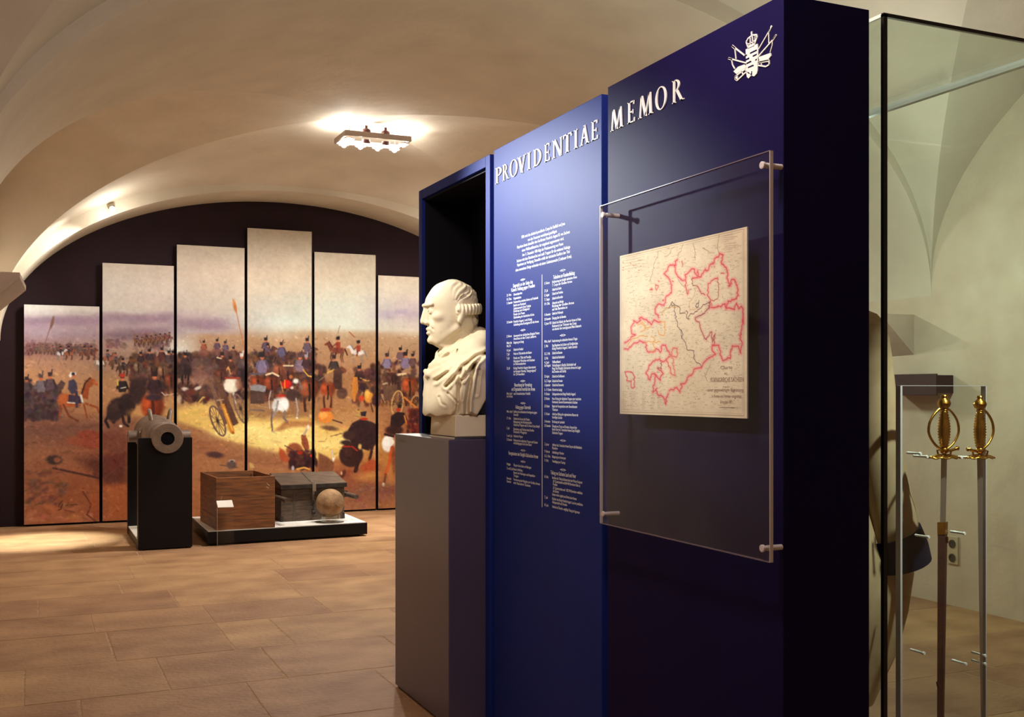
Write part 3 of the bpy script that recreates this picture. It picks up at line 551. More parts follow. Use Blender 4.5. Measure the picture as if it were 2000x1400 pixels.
# left panels: mounted officer, dark group, lance, fallen horse, foreground weeds
K.line([(104, 618), (98, 640), (74, 712)], 1.3, (122, 92, 82)); K.ell(102, 630, 2.6, 12, (120, 88, 76), 1, .25)
mass(48, 118, 756, 818, 420, 1.1, [(86, 66, 68), (72, 54, 58), (104, 80, 80), (64, 48, 54)], .8); mass(48, 60, 742, 760, 24, 1, [(70, 56, 58)])
rider_back(80, 762, 1.35, (118, 106, 112), (88, 74, 76)); rider_back(98, 758, 1.3, (96, 76, 84), (66, 48, 54)); rider_back(52, 762, 1.1, (84, 70, 74), (60, 48, 52)); K.poly([(112, 752), (120, 742), (128, 748), (124, 758), (114, 766)], (96, 74, 70), 1, 2)
K.ell(137, 782, 20, 12, (172, 88, 48), 1, .05); K.ell(122, 782, 9, 14, (186, 104, 62), .9); K.poly([(158, 776), (166, 748), (178, 738), (186, 742), (182, 752), (174, 758), (172, 780)], (150, 78, 44), 1, 2); K.ell(186, 748, 7, 3.6, (168, 90, 50), 1, .7); K.line([(160, 768), (166, 748), (176, 738)], 3, (70, 44, 40)); K.line([(168, 788), (190, 796), (194, 806)], 4, (150, 80, 48)); K.line([(164, 790), (170, 816)], 3, (140, 74, 46)); K.line([(124, 790), (134, 812), (152, 822)], 4, (120, 70, 52)); K.line([(118, 792), (116, 818)], 4, (140, 78, 52)); K.poly([(134, 770), (158, 774), (160, 788), (146, 788), (133, 786)], (70, 56, 72), 1); K.line([(132, 786), (146, 787)], 2.6, (224, 214, 196)); K.line([(158, 772), (161, 784)], 4, (214, 204, 190)); K.poly([(134, 744), (144, 740), (150, 748), (152, 766), (140, 770), (133, 760)], (74, 68, 86), 1, 2); K.line([(148, 756), (150, 776), (150, 794)], 5, (74, 62, 78)); K.ell(144, 734, 4, 5, (196, 122, 88)); K.poly([(134, 734), (138, 726), (148, 727), (149, 732), (142, 731), (138, 738)], (228, 224, 214), 1); K.ell(143, 730, 3, 3, (50, 42, 52))
rider_back(239, 762, 1.3, (52, 40, 40), (70, 40, 38)); K.ell(239, 733, 5, 4, (176, 56, 44)); K.line([(230, 742), (230, 752)], 3, (206, 168, 80)); K.line([(236, 758), (246, 756)], 1.6, (216, 206, 186)); K.line([(214, 806), (206, 822), (212, 834)], 5, (50, 34, 34)); K.line([(238, 806), (242, 826), (250, 832)], 5, (48, 32, 34)); K.poly([(258, 776), (266, 742), (278, 734), (290, 740), (282, 750), (276, 780)], (54, 36, 38), 1, 2); K.ell(226, 800, 16, 24, (58, 40, 40), 1, .3); K.ell(222, 792, 7, 10, (86, 62, 56), .6, .3, .9); K.ell(248, 790, 16, 22, (52, 34, 36), 1); K.ell(268, 764, 14, 26, (60, 40, 40), .95); K.line([(252, 800), (252, 824)], 6, (44, 30, 32)); K.line([(218, 806), (222, 824)], 7, (60, 42, 40)); G(262, 806, 10, 6, (206, 154, 92), .7)
horse_rear(298, 792, 2.0, (186, 78, 36), (84, 36, 28)); rider_back(302, 764, 1.6, (64, 42, 46)); K.ell(302, 776, 16, 6, (60, 44, 54)); K.line([(316, 766), (322, 772), (346, 768)], 2, (190, 176, 166)); G(335, 780, 10, 20, (184, 132, 90), .5); K.ell(236, 832, 3, 2.4, (236, 222, 196))
K.ell(176, 858, 26, 18, (140, 72, 54), 1, .15); K.ell(184, 862, 10, 8, (158, 84, 62), .6, 0, .8); K.ell(150, 862, 18, 8, (150, 84, 62), .9, .2); K.ell(222, 862, 24, 20, (120, 72, 58), .9, .3); K.line([(90, 848), (116, 852)], 2.4, (110, 78, 70)); K.line([(100, 858), (126, 856)], 1.8, (120, 84, 74)); K.ell(106, 898, 14, 9, (70, 54, 52), 1, .1); K.ell(112, 898, 6, 5, (170, 108, 82), .8); K.line([(104, 914), (150, 924), (196, 934)], 4, (84, 54, 48)); K.poly([(150, 896), (200, 890), (248, 880), (248, 944), (206, 946), (188, 930)], (84, 48, 44), .7, 16); K.poly([(206, 890), (246, 886), (240, 910), (210, 924)], (112, 52, 46), .5, 10); K.line([(204, 934), (236, 908)], 1.6, (110, 70, 62))
for _ in range(70): K.ell(ru(48, 130), ru(920, 990), ru(2, 9), ru(1, 4), jit((104, 72, 66), 14), .5, ru(-.8, .2), .6)
for _ in range(40): K.ell(ru(48, 190), ru(985, 1026), ru(3, 12), ru(1.5, 5), jit((190, 124, 88), 14), .5, ru(-.4, .3), .6)
K.line([(162, 960), (178, 985), (170, 1005), (190, 1020)], 3, (104, 58, 46), .8); K.poly([(176, 976), (194, 948), (194, 1016), (182, 1010)], (158, 88, 54), .8, 5); K.poly([(208, 950), (248, 944), (248, 1012), (212, 1012)], (178, 104, 62), .6, 8)
K.line([(122, 978), (116, 984), (115, 990), (120, 990), (122, 984), (119, 994), (114, 996)], 1.6, (78, 46, 40)); K.line([(128, 988), (134, 982), (132, 988)], 1.4, (84, 50, 42)); K.line([(136, 986), (150, 985)], 1.4, (84, 50, 42)); K.line([(126, 996), (146, 1000)], 1.2, (100, 60, 48))
for _ in range(60): K.ell(ru(640, 760), ru(940, 992), ru(3, 12), ru(1, 4), jit((150, 98, 80), 20), .4, ru(-.3, .3), .6)
mass(830, 960, 740, 860, 260, 1.2, BR); G(880, 900, 60, 20, (200, 140, 84), .5)
for _ in range(60): G(ru(60, 900), ru(670, 790), ru(12, 30), ru(4, 10), jit((164, 122, 96), 14), .16)      # dust between the riders
# brush grain: short strokes that take up the colour below them
for _ in range(5200):
    x, y = ru(46, 960), ru(655, 1030); q = wtr(x, y); c = K.a[int(np.clip(q[1], 0, K.h - 1)), int(np.clip(q[0], 0, K.w - 1))]
    K.ell(x + ru(-2, 2), y + ru(-1.5, 1.5), ru(1.2, 4.6), ru(.7, 1.8), tuple(c * ru(.72, 1.3)), .5, ru(-1.2, 1.2), .5)
K.noise(2.5, 2.2, 8); K.noise(3, 6, 9)
K.a = np.clip((K.a - 128) * 1.1 + 124, 12, 252)
MUR = to_lin(K.a)
PAINT_GAIN = np.array([.94, 1.0, 1.12])
tops = [2.535, 3.05, 3.31, 3.562, 3.31, 3.05, 2.535]
names = ['lowest one at far left with mounted officer', 'second from left, behind cannon stand', 'third from left, with tall lance and tipped gun',
         'tallest, with red trooper on grey horse', 'right of tallest, two riders on horizon', 'beside bust plinth, with wagon wheel', 'farthest right, behind the blue board']
for i, zt in enumerate(tops):
    x0 = -.112 + .8365 * i; x1 = x0 + .802
    t = thing('mural_panel', 'battle painting panel on dark wall, ' + names[i], 'painting panel', (x0, YP, .025), 'stepped battle painting panels')
    obj('board', MB().box(x0, x1, YP + .001, YB - .03, .025, zt), M['black'], t)
    obj('batten', MB().box(x0 + .1, x1 - .1, YB - .031, YB - .002, .2, zt - .3), M['black'], t)
    w = int(.802 * 150); h = int((zt - .025) * 150)
    X, Z = np.meshgrid(np.linspace(x0, x1, w), np.linspace(zt, .025, h))
    col = K_lin = None
    sx = (X + .13) * RES; sy = (3.6 - Z) * RES
    c = to_lin(K.sample(sx, sy)) * PAINT_GAIN
    print_mesh('painted_print', np.stack([X, np.full_like(X, YP), Z], -1), c, M['paint'], t)
# ================================================================== the blue display wall
XP, XB = 1.899, 2.205
def txt(body, p0, p1, h, bold=.021):
    """One printed line on a face that looks along -X, from point p0 to p1 (baseline)."""
    cu = bpy.data.curves.new('line', 'FONT'); cu.body = body; cu.size = 1; cu.offset = bold; cu.resolution_u = 2
    o = bpy.data.objects.new('line', cu); COL.objects.link(o)
    dg = bpy.context.evaluated_depsgraph_get(); me = bpy.data.meshes.new_from_object(o.evaluated_get(dg))
    n = len(me.vertices); co = np.empty(n * 3); me.vertices.foreach_get('co', co); co = co.reshape(-1, 3)
    fs = [tuple(p.vertices) for p in me.polygons]
    bpy.data.objects.remove(o); bpy.data.curves.remove(cu); bpy.data.meshes.remove(me)
    if n == 0: return [], []
    mn, mx = co[:, 0].min(), co[:, 0].max(); L = abs(p1.y - p0.y)
    u = (co[:, 0] - mn) / (mx - mn) * L; v = co[:, 1] / .72 * h
    return [(p0.x, p0.y - a, p0.z + b) for a, b in zip(u, v)], fs
def text_block(name, lines, m, parent, X, bold=.021):
    mb = MB()
    for body, x0, y, x1, hh in lines:
        a = onx(x0, y, X); b = onx(x1, y, X); a.z -= hh * .42
        vs, fs = txt(body, a, b, hh, bold); mb.add(vs, fs)
    return obj(name, mb, m, parent)

# niche
t = thing('display_niche', 'tall open niche frame at far end of blue display wall, around the bust', 'display case', (XP, 4.53, 0))
NY0, NY1, NT = 4.527, 5.522, 2.625
obj('near_jamb', MB().box(XP, XB, NY0, 4.580, 0, NT), M['navy'], t, bevel=.002)
obj('far_jamb', MB().box(XP, XB, 5.472, NY1, 0, NT), M['navy'], t, bevel=.002)
obj('top_rail', MB().box(XP, XB, 4.580, 5.472, NT - .05, NT), M['navy'], t, bevel=.002)
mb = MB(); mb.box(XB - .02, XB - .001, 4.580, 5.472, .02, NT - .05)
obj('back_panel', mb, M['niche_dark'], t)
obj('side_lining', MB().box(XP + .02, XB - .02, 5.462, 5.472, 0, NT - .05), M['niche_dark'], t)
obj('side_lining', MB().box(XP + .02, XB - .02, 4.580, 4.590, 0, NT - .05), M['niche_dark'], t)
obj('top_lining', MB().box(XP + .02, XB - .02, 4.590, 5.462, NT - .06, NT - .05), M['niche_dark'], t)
# bust plinth
PZ = 1.321
t = thing('bust_plinth', 'dark lacquered square plinth under the marble bust, with a tiny printed caption', 'plinth', (1.94, 4.98, 0))
obj('plinth_body', MB().box(1.723, XB - .03, 4.594, 5.388, .012, PZ), M['plinth'], t, bevel=.003)
obj('plinth_foot', MB().box(1.735, XB - .04, 4.602, 5.376, 0, .012), M['black'], t)
text_block('caption', [('Friedrich August I.', 777, 858, 793.5, .010), ('König von Sachsen', 777.5, 862, 793, .010)], M['grey_print'], t, 1.7222)

# blue text board
t = thing('text_board', 'tall royal blue board with raised word PROVIDENTIAE and printed timeline', 'display board', (XP, 3.98, 0))
obj('board_body', MB().box(XP, XB, 3.469, 4.482, 0, 2.632), M['navy'], t, bevel=.002)
TB = t
intro = ['1806 wird das sächsisch-preußische Corps bei Saalfeld und Jena', 'von den Franzosen vernichtend geschlagen.', 'Napoleon bietet daraufhin dem Kurfürsten Friedrich August III. von Sachsen',
         'einen Waffenstillstand an, der umgehend angenommen wird.', 'Am 11. Dezember 1806 folgt der Friedensvertrag von Posen.', 'Sachsen tritt dem Rheinbund bei und stellt Truppen für die weiteren Feldzüge',
         'Napoleons zur Verfügung. Daraufhin erhält der sächsische Kurfürst den Titel', 'eines souveränen Königs verbunden mit einem Gebietszuwachs (Cottbuser Kreis).']
ip = [(1018.6, 463.2, 1103.6), (1030.7, 468.6, 1088.2), (1010, 483.2, 1112.9), (1019.3, 489.3, 1101.4), (1020, 498.2, 1100.7), (1009.3, 510, 1113.6), (1010, 517.9, 1112.9), (1007, 527.9, 1117)]
def toline(y, x0, x):   # not used for placement of objects, only reads a line's slope
    return y
L = [(s, a, y, b, .0125) for s, (a, y, b) in zip(intro, ip)]
text_block('introduction_text', L, M['print_white'], t, XP - .0006)
def orn(mb, x, y, yr):
    c = onx(x, y, XP - .0006)
    for sg in (-1, 1):
        k = c.y + sg * .017; mb.add([(c.x, k, c.z - .002), (c.x, k - sg * .008, c.z - .004), (c.x, k + sg * .011, c.z), (c.x, k - sg * .008, c.z + .004)], [(0, 1, 2, 3)])
    vs, fs = txt(yr, Vector((c.x, c.y + .0135, c.z - .0045)), Vector((c.x, c.y - .0135, 0)), .0095); mb.add(vs, fs)
d, b1 = 989.7, 1003
left = [('H', 'Siegreich an der Seite des', 1002, 558.6, 1040.7), ('H', 'Kaisers: Feldzug gegen Preußen', 998.7, 567, 1044.6),
 ('21. Nov.', d, 577, 999), ('Generalpardon', b1, 575.3, 1020), ('10. Dez.', d, 585, 999.4), ('Kapitulation', b1, 583, 1018), ('11. Dezember', d, 592.5, 1001), ('Friedensschluss zwischen Sachsen und Frankreich', b1, 590.3, 1051),
 ('Beitritt zum Rheinbund', b1, 596.7, 1027), ('Gebietszuwachs Kreis Cottbus', b1, 602.7, 1037), ('Erhebung zum Königreich', b1, 608, 1034.3), ('Friede von Posen', b1, 614.3, 1025), ('Gleichstellung der katholischen Kirche', b1, 620.3, 1043.3),
 ('20. Dezember', d, 629.7, 1001), ('Friedrich August I. wird König', b1, 628.4, 1039), ('Aufstellung eines Kontingents für die Armee', b1, 634.4, 1052.3),
 ('2. Februar', d, 657, 999.7), ('Ausmarsch der sächsischen Brigade Polenz', b1, 656, 1053.7), ('Anschluss an das Corps Lefebvre', b1, 661.7, 1047.2), ('März bis', d, 670, 999.7), ('Belagerung von Danzig', b1, 669, 1023), ('Mai 24.', d, 676, 998), ('14. Juni', d, 684.5, 997), ('Schlacht bei Friedland', b1, 683, 1021.7),
 ('7. Juli', d, 692, 995), ('Friede von Tilsit zwischen den Kaisern', b1, 691, 1038.4), ('9. Juli', d, 700, 995), ('Friede von Tilsit mit Preußen', b1, 699.3, 1037.5), ('Herzogtum Warschau wird Sachsen', b1, 705.4, 1044.4), ('in Personalunion', b1, 711, 1026.8),
 ('22. Juli', d, 719.3, 995.8), ('König Friedrich August übernimmt', b1, 719, 1046.3), ('das Herzogtum Warschau, "Staatsgrundgesetz"', b1, 725.3, 1047.2), ('in Dresden', b1, 731, 1024.5),
 ('H', 'Neuordnung der Verwaltung', 1004.5, 751.8, 1038.9), ('H', 'und Organisation innerhalb der Armee', 999, 760, 1044.9), ('März April', d, 768.6, 1000.4), ('nach französischem Vorbild', b1, 768.6, 1035.6), ('bis Herbst', d, 774, 1001.3),
 ('H', 'Feldzug gegen Österreich', 1006.9, 795, 1036.4), ('März, April', d, 803.3, 1000.9), ('Stellung des sächsischen Kontingents gegen', b1, 803.7, 1048.8), ('Österreich', b1, 809.7, 1012.4), ('17. Mai', d, 816.6, 997.8), ('Gefecht bei Linz an der Donau', b1, 817.4, 1034.3), ('Behauptung des Brückenkopfes', b1, 823.4, 1038.6), ('Schlacht bei Wagram: das IX. Armee-Corps kämpft', b1, 829.4, 1054),
 ('5. Juli', d, 835.9, 994.9), ('Einnahme und Verlust des Dorfes', b1, 837.6, 1042.8), ('Deutsch-Wagram', b1, 843, 1028.7), ('5. und 6. Juli', d, 850.4, 1000.4), ('Schlacht bei Wagram', b1, 851.3, 1021), ('12. Dezember', d, 858, 1000.4), ('Rückmarsch der sächsischen Truppen nach Sachsen', b1, 859.4, 1050), ('mit Belobigungen durch den Kaiser', b1, 865, 1038.6),
 ('H', 'Reorganisation der Königlich Sächsischen Armee', 993.5, 884.5, 1051), ('Frühjahr', d, 906, 997.5), ('Übung der Garde, Reiter und Fußtruppen', b1, 908, 1037.5), ('21. und 22. Juli', d, 914, 1002), ('Besuch in Mühlberg', b1, 916, 1020.5), ('Besuch der Festungen und Inspektion', b1, 922.5, 1045), ('Torgau', b1, 928.5, 1012.5), ('November', d, 933.5, 999), ('Formierung der Brigaden zur Großen Armee', b1, 936, 1054.5), ('Dezember', d, 939.5, 998.5), ('mit Standort Guben', b1, 942.5, 1036)]
d2, b2 = 1063.4, 1078.5
right = [('H', 'Teilnahme am Russlandfeldzug', 1080.4, 542, 1122.6), ('15. Februar', d2, 553.9, 1073.7), ('Mobilmachung der königlich sächsischen Armee', b2, 550.9, 1126.8), ('7. Corps der Großen Armee', b2, 557.3, 1117.4), ('27. Juli', d2, 568.4, 1070), ('Gefecht bei Kobrin', b2, 565.9, 1096.4), ('12. August', d2, 577, 1072.8), ('Schlacht bei Podobna', b2, 574, 1099.4), ('7. Sept.', d2, 585.6, 1074.1), ('Schlacht bei Borodino', b2, 583, 1099.4), ('19. Okt.', d2, 594, 1074.1), ('Abmarsch aus Moskau', b2, 592, 1100.7), ('Rückzug der Großen Armee', b2, 598, 1121.2), ('auf die Beresina zu', b2, 604.4, 1108),
 ('14. November', d2, 615, 1075.4), ('Gefecht bei Wolkowysk', b2, 612.6, 1099.8), ('28. November', d2, 623.7, 1075.8), ('Übergang über die Beresina', b2, 621.6, 1105.4), ('13. Januar 1813', d2, 632.3, 1077), ('Gefecht bei Kalisch: der Rest der Armee in Polen', b2, 630.6, 1134.5), ('Rückmarsch der Trümmer des Corps', b2, 637, 1126), ('von ehemals über zwanzigtausend Mann Infanterie', b2, 643, 1135.4),
 ('März, April', d2, 667, 1076), ('Neuformierung der sächsischen Armee in Torgau', b2, 666, 1127.5), ('2. Mai', d2, 676, 1070.4), ('Sieg Napoleons bei Lützen und Großgörschen', b2, 674.7, 1128.5), ('König Friedrich August I. kehrt zurück', b2, 681, 1127.5), ('20., 21. Mai', d2, 691, 1074), ('Schlacht bei Bautzen', b2, 689.6, 1098.3), ('22. Mai', d2, 699.8, 1070.4), ('Gefecht bei Reichenbach', b2, 698.4, 1102.5), ('4. Juni', d2, 708, 1072.3), ('Waffenstillstand', b2, 707, 1094.6), ('bis August', d2, 714, 1075.5), ('Verhandlungen in Gitschin, Reichenbach und', b2, 713.7, 1124.8), ('Prag: Die Königlich Sächsische Armee im Lager', b2, 719.8, 1135), ('bei Dresden und Görlitz', b2, 725.8, 1105.8),
 ('23. August', d2, 735, 1072.8), ('Schlacht bei Großbeeren', b2, 735, 1102.5), ('26., 27. August', d2, 744, 1076.5), ('Schlacht bei Dresden', b2, 744, 1098.8), ('6. September', d2, 752, 1075), ('Schlacht bei Dennewitz', b2, 752, 1101), ('16. - 19. Oktober', d2, 761, 1077), ('Schlacht bei Leipzig', b2, 761, 1097.8), ('19. Oktober', d2, 769.4, 1073.7), ('Gefangennahme des Königs Friedrich August I.', b2, 769.4, 1124.8), ('23. Oktober', d2, 778.4, 1073.7), ('Neue Ordnung der sächsischen Truppen unter russischem', b2, 778.4, 1135), ('Kommando, General-Gouvernement in Sachsen', b2, 784.9, 1127.8), ('28. Oktober', d2, 793, 1073.7), ('Beginn der Reorganisation unter Generalleutnant', b2, 793, 1127.3), ('Thielmann', b2, 799.9, 1089.5), ('31. Oktober', d2, 808, 1073.7), ('Aufruf zur Bildung der regimentierten Banner der', b2, 808.4, 1129.5), ('freiwilligen Sachsen', b2, 814.8, 1098), ('5. November', d2, 822.6, 1075), ('Errichtung der Landwehr', b2, 823.4, 1103), ('20. Dezember', d2, 831, 1075.6), ('Übergabe von Torgau und Dresden, Abmarsch der', b2, 832, 1126.8), ('Banner über den 3. deutschen Armee-Corps Königlich', b2, 838, 1132.4), ('Sächsische Truppen', b2, 844.8, 1099),
 ('2. Januar', d2, 867, 1072.6), ('Aufbruch des 3. deutschen Armee-Corps in die Niederlande', b2, 868.4, 1136.5), ('Flandern', b2, 874.8, 1089), ('9. Februar', d2, 881, 1074), ('Aufstellung in Flandern', b2, 883, 1101.5), ('30., 31. März', d2, 890, 1075), ('Belagerung von Antwerpen', b2, 891.5, 1105), ('31. März', d2, 898.5, 1071.5), ('Verteidigung von Tournay', b2, 900.5, 1104),
 ('H', 'Teilung von Sachsens Land und Heer', 1075.5, 922.5, 1125), ('18. Mai', d2, 930.5, 1071), ('Beschluss der Teilung Sachsens durch den Wiener Kongress:', b2, 932.5, 1137.5), ('367 Quadratmeilen und 864 404 Einwohner fallen an', 1080, 939.5, 1133), ('Preußen', 1080, 945.5, 1088.5), ('271 Quadratmeilen und 1 182 744 Einwohner verbleiben', 1080, 952.5, 1137.5), ('bei Sachsen', 1080, 958.5, 1091.5), ('Sachsen verliert zugleich zwei Drittel seines Heeres', b2, 965, 1126), ('7. Juni', d2, 970.5, 1070), ('Rückkehr des Königs Friedrich August I. aus der preußischen', b2, 973.5, 1138), ('Gefangenschaft nach Dresden', b2, 980, 1107.5), ('10. Juni', d2, 985.5, 1071), ('Abschied und Übertritt - endgültige Teilung der Regimenter', b2, 989, 1132.5)]
def cols_(lst):
    out = []
    for e in lst:
        if e[0] == 'H': out.append((e[1], e[2], e[3], e[4], .0155))
        else: out.append((e[0], e[1], e[2], e[3], .0105))
    return out
text_block('timeline_text', cols_(left), M['print_white'], t, XP - .0006)
text_block('timeline_text', cols_(right), M['print_white'], t, XP - .0006)
mb = MB()
for x, y, yr in ((1021, 546, '1806'), (1021.4, 644.7, '1807'), (1021, 744, '1808'), (1021.4, 787.4, '1809'), (1021.5, 879.5, '1810'), (1021.5, 901.5, '1811'), (1099, 527.8, '1812'), (1099, 654.7, '1813'), (1099.4, 860.3, '1814'), (1099.5, 917.5, '1815')): orn(mb, x, y, yr)
obj('year_ornaments', mb, M['print_white'], t, kind='stuff')
a = onx(1059, 536, XP); b = onx(1059, 990, XP)
obj('rule_line', MB().box(XP - .0009, XP, a.y - .0022, a.y + .0022, b.z, a.z), M['print_white'], t)

# raised serif capitals
def glyph(ch):
    R = lambda x0, x1, y0, y1: [(x0, y0), (x1, y0), (x1, y1), (x0, y1)]
    TH, TN_, SE, SV = .14, .06, .07, .04
    def stem(x, w=TH, y0=0, y1=1, top=True, bot=True):
        o = [R(x, x + w, y0, y1)]
        for on, ya, yb, s_ in ((bot, y0, y0 + SV, 1), (top, y1 - SV, y1, 1)):
            if on: o.append(R(x - SE, x + w + SE, ya, yb))
        return o
    def diag(x0, y0, x1, y1, w): return [[(x0, y0), (x0 + w, y0), (x1 + w, y1), (x1, y1)]]
    def bowl(cx, cy, rx, ry, a0, a1, wmax, wmin, n=14):
        o = []; pt = []
        for k in range(n + 1):
            a = math.radians(a0 + (a1 - a0) * k / n); w = wmin + (wmax - wmin) * abs(math.cos(a)) ** 1.3
            pt.append(((cx + rx * math.cos(a), cy + ry * math.sin(a)), (cx + (rx - w) * math.cos(a), cy + (ry - w * .75) * math.sin(a))))
        for (p, q), (p2, q2) in zip(pt, pt[1:]): o.append([q, p, p2, q2])
        return o
    if ch == 'I': return stem(0)
    if ch == 'P': return stem(0) + bowl(.17, .73, .40, .27, -90, 90, TH, TN_)
    if ch == 'R': return stem(0) + bowl(.17, .74, .36, .26, -90, 90, TH, TN_) + diag(.62, 0, .22, .52, .17) + [R(.6, .9, 0, SV)]
    if ch == 'D': return stem(0) + bowl(.15, .5, .58, .5, -90, 90, TH, TN_, 20)
    if ch == 'O': return bowl(.42, .5, .42, .52, 0, 360, TH, TN_, 36)
    if ch == 'E': return stem(0) + [R(.1, .55, 0, .06), R(.1, .52, .94, 1), R(.1, .42, .47, .53), [(.49, 0), (.58, 0), (.6, .2), (.55, .2)], [(.47, 1), (.47, .82), (.52, .82), (.54, 1)], R(.40, .44, .40, .60)]
    if ch == 'T': return stem(.26, top=False) + [R(-.02, .71, .94, 1), [(-.02, 1), (-.02, .8), (.03, .8), (.07, .94)], [(.71, 1), (.62, .94), (.66, .8), (.71, .8)]]
    if ch == 'N': return stem(0, TN_) + stem(.62, TN_, bot=False) + diag(.55, -.02, .0, 1, .17)
    if ch == 'V': return diag(.30, -.02, 0, 1, .18) + diag(.30, -.02, .62, 1, .08) + [R(-.08, .26, 1 - SV, 1), R(.54, .8, 1 - SV, 1)]
    if ch == 'A': return diag(.02, 0, .34, 1.02, .08) + diag(.60, 0, .28, 1.02, .18) + [R(.18, .58, .33, .39), R(-.08, .2, 0, SV), R(.52, .88, 0, SV)]
    if ch == 'M': return diag(0, 0, .1, 1, .08) + diag(.42, .0, .1, 1, .16) + diag(.42, .0, .76, 1, .08) + diag(.82, 0, .74, 1, .17) + [R(-.08, .16, 0, SV), R(.74, 1.08, 0, SV)]
def caps(word, spans, parent, zb, h):
    for ch, (a, b) in zip(word, spans):
        y0 = onx(a, 300, XP - .004).y; y1 = onx(b, 300, XP - .004).y; P = glyph(ch)
        xs = [p[0] for q in P for p in q]; mn, mx = min(xs), max(xs); mb = MB()
        for q in P:
            pts = [(y0 + (y1 - y0) * (u - mn) / (mx - mn), zb + v * h) for u, v in q]
            mb.hexa([(XP + .0005, y, z) for y, z in pts], [(XP - .004, y, z) for y, z in pts])
        obj('letter', mb, M['letter'], parent)
zb1 = onx(1060, 316.5, XP - .004).z; 
caps('PROVIDENTIAE', [(967.9, 979.5), (981.7, 994.3), (995.4, 1010.4), (1010.6, 1027), (1030, 1035.6), (1041.9, 1056.6), (1063.4, 1073.4), (1079, 1097.6), (1099.6, 1116.1), (1121, 1127.4), (1132.3, 1150.4), (1154.8, 1167)], TB, onx(968, 360, XP - .004).z, .0715)

# map board with MEMOR
t = thing('map_board', 'nearest navy board, colour darkened for dim light, with raised word MEMOR and silver arms, carrying the map', 'display board', (XP, 2.92, 0))
obj('board_body', MB().box(XP, XB, 2.422, 3.423, 0, 2.644), M['navy_shaded'], t, bevel=.002)
caps('MEMOR', [(1192.3, 1216.6), (1225.3, 1239), (1246.5, 1274.6), (1279.5, 1301), (1312.5, 1335.4)], t, onx(1192.5, 257.5, XP - .004).z, .0745)
# silver arms: crown, barred shield, crossed lances and gun barrels
E0 = lambda zx, zy: onx(1390 + zx * .11429, 20 + zy * .11429, XP - .003)
def strip(mb, pts, w):
    pts = [E0(*p) for p in pts]
    for a, b in zip(pts, pts[1:]):
        dy, dz = b.y - a.y, b.z - a.z; L_ = math.hypot(dy, dz); ny, nz = -dz / L_ * w / 2, dy / L_ * w / 2
        q = [(a.y + ny, a.z + nz), (b.y + ny, b.z + nz), (b.y - ny, b.z - nz), (a.y - ny, a.z - nz)]
        mb.hexa([(XP + .0005, y, z) for y, z in q], [(XP - .003, y, z) for y, z in q])
def patch(mb, pts, x=None):
    q = [E0(*p) for p in pts]; x = x or XP - .003
    mb.hexa([(XP + .0005, p.y, p.z) for p in q], [(x, p.y, p.z) for p in q])
mb = MB()
patch(mb, [(580, 668), (700, 612), (690, 860), (590, 1050)]); patch(mb, [(700, 612), (780, 570), (792, 690), (690, 860)]); patch(mb, [(690, 860), (792, 690), (782, 1030), (690, 1070)]); patch(mb, [(590, 1050), (690, 860), (690, 1070), (640, 1090)])
patch(mb, [(585, 1050), (640, 1060), (665, 1120), (630, 1165), (600, 1140)]); patch(mb, [(690, 1070), (782, 1030), (770, 1080), (725, 1130), (690, 1120)])
strip(mb, [(620, 640), (585, 540), (620, 480), (690, 425), (765, 415), (770, 470), (725, 585)], .0042); strip(mb, [(615, 636), (728, 585)], .009); strip(mb, [(655, 590), (655, 460)], .0036); strip(mb, [(700, 570), (690, 430)], .0036); strip(mb, [(735, 540), (740, 430)], .0032); strip(mb, [(678, 420), (678, 362)], .005); strip(mb, [(600, 590), (730, 520)], .003)
strip(mb, [(1000, 300), (968, 372), (800, 660)], .0032); strip(mb, [(1022, 266), (972, 368)], .0055); strip(mb, [(968, 372), (972, 560)], .0026)
strip(mb, [(1100, 418), (1035, 510), (790, 790)], .0038); strip(mb, [(1096, 424), (1040, 510)], .0058); strip(mb, [(1036, 515), (1030, 600), (995, 720)], .0026)
strip(mb, [(345, 606), (560, 772)], .0042); strip(mb, [(345, 606), (400, 655)], .0062); strip(mb, [(390, 650), (410, 830)], .0028)
strip(mb, [(280, 818), (585, 900)], .0038); strip(mb, [(280, 818), (350, 842)], .006); strip(mb, [(335, 840), (350, 930), (390, 1000)], .0028)
patch(mb, [(800, 800), (1005, 728), (1015, 775), (960, 845), (815, 868)]); strip(mb, [(790, 885), (975, 850), (980, 925), (925, 960), (785, 940), (790, 885)], .0042); strip(mb, [(845, 880), (845, 945)], .003); patch(mb, [(790, 880), (970, 845), (972, 880), (790, 905)])
patch(mb, [(370, 1045), (450, 965), (555, 925), (598, 980), (420, 1088)]); strip(mb, [(400, 1130), (575, 1000), (590, 1050), (430, 1200), (395, 1170), (400, 1130)], .0042); strip(mb, [(510, 1040), (530, 1100)], .003); patch(mb, [(395, 1120), (440, 1110), (440, 1170), (420, 1200), (395, 1170)])
obj('arms_emblem', mb, M['letter'], t)
mb = MB()
for q in ([(658, 745), (772, 690), (774, 668), (662, 722)], [(705, 795), (772, 762), (773, 742), (705, 775)], [(745, 862), (772, 850), (772, 828), (755, 836)], [(583, 785), (606, 772), (606, 752), (590, 762)], [(585, 858), (645, 828), (640, 806), (588, 832)], [(596, 922), (682, 880), (670, 862), (600, 900)], [(622, 988), (724, 946), (710, 930), (625, 968)], [(678, 1095), (692, 1095), (692, 1040), (680, 1045)]):
    patch(mb, q, XP - .0042)
obj('shield_bars', mb, M['navy_shaded'], t)

